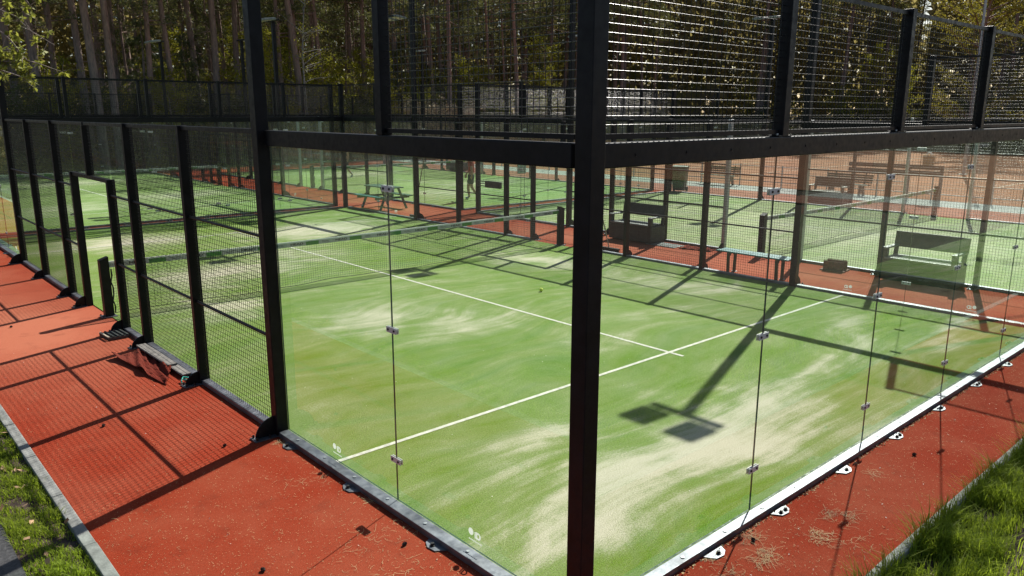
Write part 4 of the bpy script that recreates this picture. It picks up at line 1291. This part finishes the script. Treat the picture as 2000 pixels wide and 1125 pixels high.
def make_sapling(seed, mat, hmin, hmax, nl, ll=0.13, bark='pine_bark', name='sapling', spread=1.3, r0=0.045):
    rr = random.Random(seed); rg = np.random.default_rng(seed)
    h = rr.uniform(hmin, hmax)
    t = thing(name)
    q, pts = trunk_mb(h, r0, rr, 0.5, 7)
    C = []
    for k in range(42):
        f = rr.uniform(0.12, 0.98); a = rr.uniform(0, 6.28)
        L = spread * (0.35 + (1 - abs(f - 0.45)) * rr.uniform(0.5, 1.1))
        p = at_h(pts, h * f); d = Vector((math.cos(a), math.sin(a), rr.uniform(0.2, 0.9)))
        mid = p + d * L * 0.5 + Vector((rr.gauss(0, 0.12), rr.gauss(0, 0.12), 0))
        e = p + d * L + Vector((rr.gauss(0, 0.2), rr.gauss(0, 0.2), -0.1))
        q.tube([p, mid, e], [r0 * 0.38, r0 * 0.22, 0.004], 4, False)
        for m_ in range(nl // 42):
            u = rr.uniform(0.2, 1.05)
            b_ = p.lerp(mid, u * 2) if u < 0.5 else mid.lerp(e, u * 2 - 1)
            C.append(tuple(b_ + Vector((rr.gauss(0, 0.13), rr.gauss(0, 0.13), rr.gauss(0, 0.12)))))
    q.build('trunk', bark, t)
    link('crown', quad_obj_mesh('crown', leaves(np.array(C), ll, ll * 0.62, rg, 0.2), mat), [], t)
    return t
PINES = [make_pine(s) for s in (11, 12, 13, 14, 15)]
SPR = [make_spruce(s) for s in (21, 22)]
SAP = [make_sapling(s, 'spring_leaf', 5.5, 10, 3600, 0.12) for s in (31, 32, 33)]
SHR = [make_sapling(s, 'shrub_leaf', 2.4, 4.2, 2300, 0.12, spread=1.1, name='shrub') for s in (41, 42)]
PALE = [make_sapling(s, 'pale_blossom', 3.2, 5.0, 3000, 0.13, spread=1.4, name='blossom_shrub') for s in (51,)]
BIR = [make_sapling(61, 'spring_leaf', 11, 12, 1500, 0.08, 'birch_bark', 'birch_tree', 1.5, 0.085)]
YEL = [make_sapling(71, 'yellow_leaf', 13, 14, 16000, 0.13, name='yellow_tree', spread=3.4, r0=0.16)]
for v_ in PINES + SPR + SAP + SHR + PALE + BIR + YEL:
    v_.location = (0, 0, -500)          # moved to their first spot below
USED = set()
KC = children_index()
def plant(proto, x, y, rz, sc, label, cat, group, tilt=(0, 0)):
    if proto.name not in USED:
        USED.add(proto.name); c = proto
    else:
        c = proto.copy(); COL.objects.link(c)
        for ch in KC.get(proto.name, []):
            k = ch.copy(); COL.objects.link(k); k.parent = c
    c.location = (x, y, -0.05); c.rotation_euler = (tilt[0], tilt[1], rz); c.scale = (sc, sc, sc)
    tag(c, label, cat, group)
    return c
LEFT = Vector((-math.sin(YAW), math.cos(YAW)))
rr = random.Random(5)
FRONT = [(4.7, 44.6), (5.8, 46.4), (6.8, 45.3), (7.7, 46.7), (8.7, 45.0), (8.9, 43.6), (9.6, 43.3), (11.4, 48.1), (12.0, 44.7), (13.4, 44.6), (16.3, 49.0), (16.3, 45.9), (18.6, 48.1), (20.8, 46.0), (22.2, 46.9), (21.2, 44.1), (24.3, 46.9), (28.5, 48.2), (28.3, 46.2), (37.7, 52.8), (38.2, 51.9), (33.1, 44.3), (41.4, 53.0), (41.3, 50.9), (39.8, 47.3), (39.6, 43.9), (51.6, 54.3), (48.9, 49.4), (53.6, 52.5)]
ORD = ['first', 'second', 'third', 'fourth', 'fifth', 'sixth', 'seventh', 'eighth', 'ninth', 'tenth', 'eleventh', 'twelfth', 'thirteenth', 'fourteenth', 'fifteenth', 'sixteenth', 'seventeenth', 'eighteenth', 'nineteenth', 'twentieth', 'twenty-first', 'twenty-second', 'twenty-third', 'twenty-fourth', 'twenty-fifth', 'twenty-sixth', 'twenty-seventh', 'twenty-eighth', 'twenty-ninth']
def tiltv(a):
    # lean of a radians towards the left of the photograph
    return (-LEFT.y * a, LEFT.x * a)
for k, (x, y) in enumerate(FRONT):
    plant(PINES[k % 5], x, y, 0.0, rr.uniform(0.85, 1.15), 'thick pine at the forest edge, %s thick trunk counted from the left' % ORD[k], 'pine tree', 'front pines', tiltv(rr.uniform(0.0, 0.07)))
TAKEN = list(FRONT)
def where(x, y):
    # which gap of the steelwork in the foreground a far tree stands behind
    d = Vector((x, y, 2)) - CAM
    px = 1000 + 1512.9 * d.dot(r2) / d.dot(fw)
    for lim, words in ((-120, None), (250, 'behind the left end of the far mesh'), (500, 'just left of the nearest tall post'), (745, 'between the nearest tall post and the upper mesh'),
                       (1130, 'behind the upper mesh left of the corner post'), (1540, 'behind the first mesh bay right of the corner'), (1760, 'behind the second mesh bay right of the corner'),
                       (2150, 'behind the last mesh bays at the right edge')):
        if px < lim:
            return words
    return None
def free(x, y, d):
    return all((x - a) ** 2 + (y - b_) ** 2 > d * d for a, b_ in TAKEN)
cnt = 0
for k in range(4000):
    if cnt >= 150:
        break
    if rr.random() < 0.6:
        x = rr.uniform(-8, 75); y = rr.uniform(46, 84)
    else:
        x = rr.uniform(70, 105); y = rr.uniform(-15, 60)
    if y < 46 and x < 70:
        continue
    if 28 < x < 70 and y < 44 + (x - 28) * 0.05:
        continue
    if free(x, y, 2.2):
        TAKEN.append((x, y)); cnt += 1
        right = x > 69 and y < 55
        place = where(x, y)
        if place is None:
            continue
        plant(rr.choice(PINES), x, y, rr.uniform(-0.4, 0.4), rr.uniform(0.8, 1.2),
              ('pine trunk beyond the clay courts, ' if right else 'slender pine deep in the wood, ') + place, 'pine tree',
              ('pines beyond the clay ' if right else 'pines deep in the wood ') + place, tiltv(rr.uniform(-0.02, 0.06)))
for k in range(75):
    x = rr.uniform(-2, 62); y = rr.uniform(45, 62)
    place = where(x, y)
    if place is None or not free(x, y, 0.9):
        continue
    TAKEN.append((x, y))
    c_ = plant(rr.choice(PINES), x, y, rr.uniform(-0.4, 0.4), 1.0, 'thin young pine, ' + place, 'pine tree', 'thin pines ' + place, tiltv(rr.uniform(-0.04, 0.08)))
    w_ = rr.uniform(0.35, 0.6)
    c_.scale = (w_, w_, rr.uniform(0.6, 0.9))
plant(BIR[0], 20.8, 42.9, 0.3, 1.0, 'white-barked birch in front of the pines, left of the upper mesh', 'birch tree', None, tiltv(-0.03))
for k in range(26):
    x = rr.uniform(-4, 62); y = rr.uniform(46, 60)
    place = where(x, y)
    if place is None:
        continue
    plant(rr.choice(SPR), x, y, rr.uniform(0, 6), rr.uniform(0.7, 1.3), 'young dark spruce ' + place, 'spruce', 'young spruces in the wood' + ' ' + place)
for k in range(86):
    if k < 64:
        x = rr.uniform(2, 44); y = rr.uniform(43.5, 54)
    else:
        x = rr.uniform(66.5, 76); y = rr.uniform(5, 62)
    place = where(x, y)
    if place is None:
        continue
    plant(rr.choice(SAP), x, y, rr.uniform(0, 6), rr.uniform(0.7, 1.15), 'fresh yellow-green sapling ' + place, 'sapling', 'leafy saplings in the wood' + ' ' + place)
for k in range(60):
    if k < 40:
        x = rr.uniform(-2, 40); y = rr.uniform(42.8, 50)
    else:
        x = rr.uniform(66.5, 72); y = rr.uniform(-10, 42)
    place = where(x, y)
    if place is None:
        continue
    plant(rr.choice(SHR), x, y, rr.uniform(0, 6), rr.uniform(0.6, 1.2), 'low green shrub ' + place, 'shrub', 'shrubs at the forest edge' + ' ' + place)
for k in range(13):
    x = rr.uniform(27, 46); y = 40 + rr.uniform(0, 5) + (x - 27) * 0.1
    plant(PALE[0], x, y, rr.uniform(0, 6), rr.uniform(0.6, 1.05), 'pale sunlit blossoming shrub behind the far court', 'shrub', 'pale shrubs in the sun')
for k, (x, y, s) in enumerate([(57, 16.5, 1.0), (60, 12, 1.1), (63, 18, 0.9)]):
    plant(YEL[0], x, y, k * 2.0, s, ['yellow-leaved tree at the right edge, nearest of the three', 'yellow-leaved tree at the right edge, the rightmost', 'yellow-leaved tree farther back at the right'][k], 'tree', 'yellow trees')
# hedge at the far end of the clay
rg = np.random.default_rng(81)
N = 26000
C = np.stack([rg.uniform(65.2, 66.4, N), rg.uniform(-20, 42, N), rg.uniform(0, 2.2, N)], 1)
C[:, 2] *= 0.85 + 0.15 * np.sin(C[:, 1] * 0.9)
t = thing('hedge', (66, 0, 0), 0, 'dark clipped hedge along the far end of the orange clay', 'hedge')
link('foliage', quad_obj_mesh('foliage', leaves(C - np.array([66, 0, 0]), 0.26, 0.17, rg), 'needles'), [], t, 'stuff')
q = MB()
for k in range(30):
    q.tube([(0, -20 + k * 2.1, -0.05), (0.05, -20 + k * 2.1, 1.6)], [0.05, 0.02], 5, False)
q.build('stems', 'pine_bark', t, 'stuff')
# undergrowth and the far mass of the wood
N = 110000
x = rg.uniform(-14, 75, N); y = 43.2 + rg.exponential(9.0, N)
dens = np.sin(x * 0.9) + np.sin(x * 0.37 + y * 0.6) + np.sin(y * 1.1)
z = np.abs(rg.normal(0, 1, N)) * (1.1 + 0.75 * np.clip(dens, -1, 2))
C = np.stack([x, y, np.clip(z, 0, 7)], 1)
C = C[~((C[:, 0] > 27) & (C[:, 0] < 66) & (C[:, 1] < 44.5))]
o = link('undergrowth', quad_obj_mesh('undergrowth', leaves(C, 0.26, 0.1, rg), 'undergrowth'), [], None, 'stuff')
tag(o, 'tangled brown-green undergrowth beneath the pines', 'undergrowth')
N = 100000
ang = rg.uniform(R(5), R(88), N); rad = rg.uniform(88, 125, N)
hmax = 22 + 1.5 * np.sin(ang * 31) + 1.5 * np.sin(ang * 77 + 1) + 1.5 * np.sin(ang * 190)
for a_, w_, d_ in ((43.6, 0.5, 15), (45.6, 0.35, 13), (49.0, 0.5, 12), (21.2, 0.45, 15), (24.0, 0.3, 10)):
    hmax = hmax - d_ * np.exp(-((ang - R(a_)) / R(w_)) ** 2)
C = np.stack([-3 + rad * np.cos(ang), -3 + rad * np.sin(ang), rg.uniform(0, 1, N) ** 0.8 * hmax], 1)
o = link('distant_woodland', quad_obj_mesh('distant_woodland', leaves(C, 1.2, 0.55, rg), 'far_leaf'), [], None, 'stuff')
tag(o, 'dark mass of the wood far behind the pine trunks', 'woodland')

# overhanging maple at the upper left, standing on the verge outside the picture
t = thing('maple_tree', (-5.6, 10.4, 0), 0, 'maple branches with fresh yellow-green leaves hanging in at the upper left corner', 'maple tree')
O = Vector((-5.6, 10.4, 0))
q = MB(); q.tube([(0, 0, -0.2), (0.1, -0.05, 2.2), (0.05, 0.0, 4.6), (0.2, 0.1, 7.5)], [0.19, 0.15, 0.11, 0.03], 10); q.build('trunk', 'pine_bark', t)
BR = [[(-1.56, 8.91, 4.62), (-1.26, 8.7, 4.38), (-1.02, 8.59, 4.27), (-0.88, 8.55, 4.1), (-0.66, 8.44, 3.94)],
      [(-1.6, 8.86, 4.32), (-1.29, 8.67, 4.18), (-1.11, 8.59, 3.99), (-0.97, 8.53, 3.75), (-0.83, 8.52, 3.71)],
      [(-1.65, 8.8, 4.02), (-1.4, 8.63, 3.74), (-1.24, 8.59, 3.62), (-1.07, 8.56, 3.56)],
      [(-1.48, 8.91, 4.86), (-1.04, 8.57, 4.6), (-0.9, 8.54, 4.47), (-0.82, 8.58, 4.37)],
      [(-1.54, 8.65, 3.84), (-1.29, 8.57, 3.84), (-1.12, 8.56, 3.87), (-1.0, 8.57, 3.81)]]
q = MB(); C = []; rr = random.Random(17)
for bi, br in enumerate(BR):
    P_ = [Vector(p) - O for p in br]
    st = Vector((0.08, -0.02, 3.2 + 0.45 * bi))
    q.tube([st, st.lerp(P_[0], 0.5) + Vector((0, 0, 0.35)), *P_], [0.05, 0.03] + [0.014 - 0.0025 * i for i in range(len(P_))], 6, False)
    full = [st.lerp(P_[0], 0.55) + Vector((0, 0, 0.3))] + P_
    for a, b_ in zip(full[:-1], full[1:]):
        for m_ in range(int(3 + (b_ - a).length * 9)):
            p = a.lerp(b_, rr.random())
            e = p + Vector((rr.gauss(0, 0.1), rr.gauss(0, 0.1), rr.gauss(-0.02, 0.09)))
            q.tube([p, e], [0.004, 0.002], 4, False)
            for f_ in range(4):
                C.append((e, Vector((rr.gauss(0, 1), rr.gauss(0, 1), rr.gauss(-0.5, 0.6)))))
for k in range(60):        # the rest of the crown, out of the picture
    a = rr.uniform(0, 6.28); z = rr.uniform(4.5, 8); L = rr.uniform(0.8, 2.2)
    p = Vector((0.1, 0, z - 0.5)); e = p + Vector((math.cos(a) * L, math.sin(a) * L, 0.6))
    if e.x > 2.6 and e.z < 6.4:
        continue
    q.tube([p, e], [0.025, 0.005], 4, False)
    for m_ in range(40):
        C.append((p.lerp(e, rr.uniform(0.3, 1.05)) + Vector((rr.gauss(0, 0.2), rr.gauss(0, 0.2), rr.gauss(0, 0.2))), Vector((rr.gauss(0, 1), rr.gauss(0, 1), rr.gauss(-0.5, 0.6)))))
q.build('branches', 'pine_bark', t, 'stuff')
pc = np.array([tuple(c_[0]) for c_ in C]); dc = np.array([tuple(c_[1]) for c_ in C])
rg2 = np.random.default_rng(4)
pc3 = np.repeat(pc, 3, 0); dc3 = np.repeat(unit(dc), 3, 0) + rg2.normal(size=(len(pc) * 3, 3)) * 0.35
link('crown', quad_obj_mesh('crown', leaves(pc3, 0.075, 0.032, rg2, dirs=dc3), 'maple_leaf'), [], t)

# ------------------------------------------------------------------ grass, straw and litter
def blades(xy, hgt, rng, width=0.005, lean=0.45, z0=-0.03):
    N = len(xy)
    a = rng.uniform(0, 2 * PI, N)
    d = np.stack([np.cos(a), np.sin(a), np.zeros(N)], 1)
    s = np.stack([-np.sin(a), np.cos(a), np.zeros(N)], 1) * (width * rng.uniform(0.6, 1.3, N))[:, None]
    b0 = np.stack([xy[:, 0], xy[:, 1], np.full(N, z0)], 1)
    ln = (hgt * rng.uniform(0.15, lean, N))[:, None]
    mid = b0 + d * ln * 0.35 + np.stack([np.zeros(N), np.zeros(N), hgt * 0.6], 1)
    tip = b0 + d * ln * 1.2 + np.stack([np.zeros(N), np.zeros(N), hgt * rng.uniform(0.8, 1.0, N)], 1)
    Q1 = np.stack([b0 - s, b0 + s, mid + s * 0.8, mid - s * 0.8], 1)
    Q2 = np.stack([mid - s * 0.8, mid + s * 0.8, tip + s * 0.08, tip - s * 0.08], 1)
    V = np.concatenate([Q1, Q2], 1).reshape(-1, 4, 3)
    return V
rg = np.random.default_rng(91)
N = 60000
x = rg.uniform(0.5, 9.5, N); y = -1.06 - np.abs(rg.normal(0, 0.4, N))
clump = np.sin(x * 5.1) + np.sin(x * 11.7 + y * 9) + np.sin(y * 13 + 2)
keep = (rg.uniform(-2.4, 2.0, N) < clump) & ~((((x - 3.7) / 1.1) ** 2 + ((y + 1.6) / 0.18) ** 2) < rg.uniform(0.2, 1.2, N))
x, y, clump = x[keep], y[keep], clump[keep]
h = rg.uniform(0.07, 0.19, len(x)) * (1.0 + 0.2 * clump) * np.where(y > -1.3, 1.15, 0.8) + 0.06 * (rg.uniform(0, 1, len(x)) > 0.9)
o = link('tall_grass', quad_obj_mesh('tall_grass', blades(np.stack([x, y], 1), np.clip(h, 0.03, 0.3), rg, 0.0035, 0.8, -0.06), 'grass_blade'), [], None, 'stuff')
tag(o, 'tall green grass growing over the kerb at the lower right', 'grass')
N = 42000
x = rg.uniform(-2.47, -2.085, N); y = rg.uniform(1.6, 16, N)
clump = np.sin(x * 17 + y * 3) + np.sin(y * 7.3) + np.sin(y * 17 + x * 23)
keep = rg.uniform(-3.2, 1.4, N) < clump
x, y, clump = x[keep], y[keep], clump[keep]
h = rg.uniform(0.02, 0.06, len(x)) * (1 + 0.25 * clump)
o = link('verge_grass', quad_obj_mesh('verge_grass', blades(np.stack([x, y], 1), np.clip(h, 0.012, 0.12), rg, 0.0032, 1.0, -0.03), 'grass_blade'), [], None, 'stuff')
tag(o, 'short grass of the narrow verge beside the asphalt at the lower left', 'grass')
def straws(XY, L, rng, width=0.0011, z=0.004):
    N = len(XY)
    a = rng.uniform(0, 2 * PI, N); cv = rng.normal(0, 0.5, N)
    p0 = np.stack([XY[:, 0], XY[:, 1], np.full(N, z) + rng.uniform(0, 0.006, N)], 1)
    Q = []
    prev = p0
    for k in range(3):
        ang = a + cv * k
        d = np.stack([np.cos(ang), np.sin(ang), rng.normal(0, 0.12, N)], 1) * (L / 3)[:, None]
        nx = prev + d
        nx[:, 2] = np.maximum(nx[:, 2], z * 0.8)
        s = np.stack([-np.sin(ang), np.cos(ang), np.zeros(N)], 1) * width
        Q.append(np.stack([prev - s, prev + s, nx + s, nx - s], 1))
        prev = nx
    return np.concatenate(Q, 0)
XY = []
L = []
n1 = 2600
XY.append(np.stack([rg.uniform(0.3, 9, n1), -0.12 - np.abs(rg.uniform(0, 0.86, n1))], 1)); L.append(0.005 + rg.exponential(0.009, n1))
n2 = 2600
XY.append(np.stack([-0.12 - rg.uniform(0, 1.85, n2), rg.uniform(0.4, 3.7, n2)], 1)); L.append(0.005 + rg.exponential(0.006, n2))
n3 = 1500
XY.append(np.stack([-0.12 - rg.uniform(0, 1.85, n3), rg.uniform(3.7, 9, n3)], 1)); L.append(0.005 + rg.exponential(0.006, n3))
for (cx_, cy_, s_, k_) in [(1.71, -0.19, 0.045, 60), (1.5, -0.42, 0.06, 60), (1.6, -0.38, 0.05, 40), (2.49, -0.43, 0.06, 35), (2.56, -0.54, 0.06, 40), (2.13, -0.52, 0.05, 35), (2.08, -0.57, 0.05, 40), (1.22, -0.34, 0.06, 30), (3.46, -0.33, 0.05, 20), (1.25, -0.15, 0.03, 25), (2.2, -0.75, 0.12, 25), (-0.15, 3.78, 0.03, 40), (-0.13, 6.05, 0.03, 25), (-0.13, 2.2, 0.02, 25), (-0.35, 1.7, 0.2, 40), (-0.7, 1.2, 0.25, 60), (-0.3, 2.9, 0.15, 30)]:
    XY.append(np.stack([rg.normal(cx_, s_, k_), rg.normal(cy_, s_ * 0.6, k_)], 1)); L.append(rg.uniform(0.02, 0.11, k_))
XY = np.concatenate(XY); L = np.concatenate(L)
o = link('straw', quad_obj_mesh('straw', straws(XY, L, rg), 'straw'), [], None, 'stuff')
tag(o, 'dry straw and needles strewn over the red felt', 'straw')
# sand and root fibres washed up along the base rail
N = 900
C = np.stack([rg.uniform(0.5, 9.5, N), -0.118 - np.abs(rg.normal(0, 0.012, N)), np.full(N, 0.003)], 1)
o = link('edge_debris', quad_obj_mesh('edge_debris', leaves(C, 0.022, 0.014, rg, 0, None, 3.0), 'straw'), [], None, 'stuff')
tag(o, 'crumbs of sand and roots along the foot of the glass back wall', 'debris')
N = 140
C = np.concatenate([np.stack([rg.uniform(0.3, 8, 60), -rg.uniform(0.15, 0.95, 60), np.full(60, 0.006)], 1), np.stack([-rg.uniform(0.15, 1.9, 40), rg.uniform(0.5, 9, 40), np.full(40, 0.006)], 1),
                    np.stack([rg.uniform(0.2, 9.8, 150), rg.uniform(0.2, 9, 150), np.full(150, 0.018)], 1)], 0)
o = link('petals', quad_obj_mesh('petals', leaves(C, 0.016, 0.009, rg, 0, None, 4.0), 'pale_petal'), [], None, 'stuff')
tag(o, 'small pale petals scattered over turf and felt', 'petals')
N = 60
C = np.concatenate([np.stack([rg.uniform(-2.45, -2.1, 40), rg.uniform(2.4, 8, 40), np.full(40, 0.012)], 1), np.stack([rg.uniform(2, 6, 30), -1.1 - rg.uniform(0, 0.8, 30), np.full(30, -0.03)], 1)], 0)
o = link('dead_leaves', quad_obj_mesh('dead_leaves', leaves(C, 0.07, 0.045, rg, 0, None, 2.5), 'dead_leaf'), [], None, 'stuff')
tag(o, 'brown dead leaves lying in the grass beside the kerbs', 'leaves')
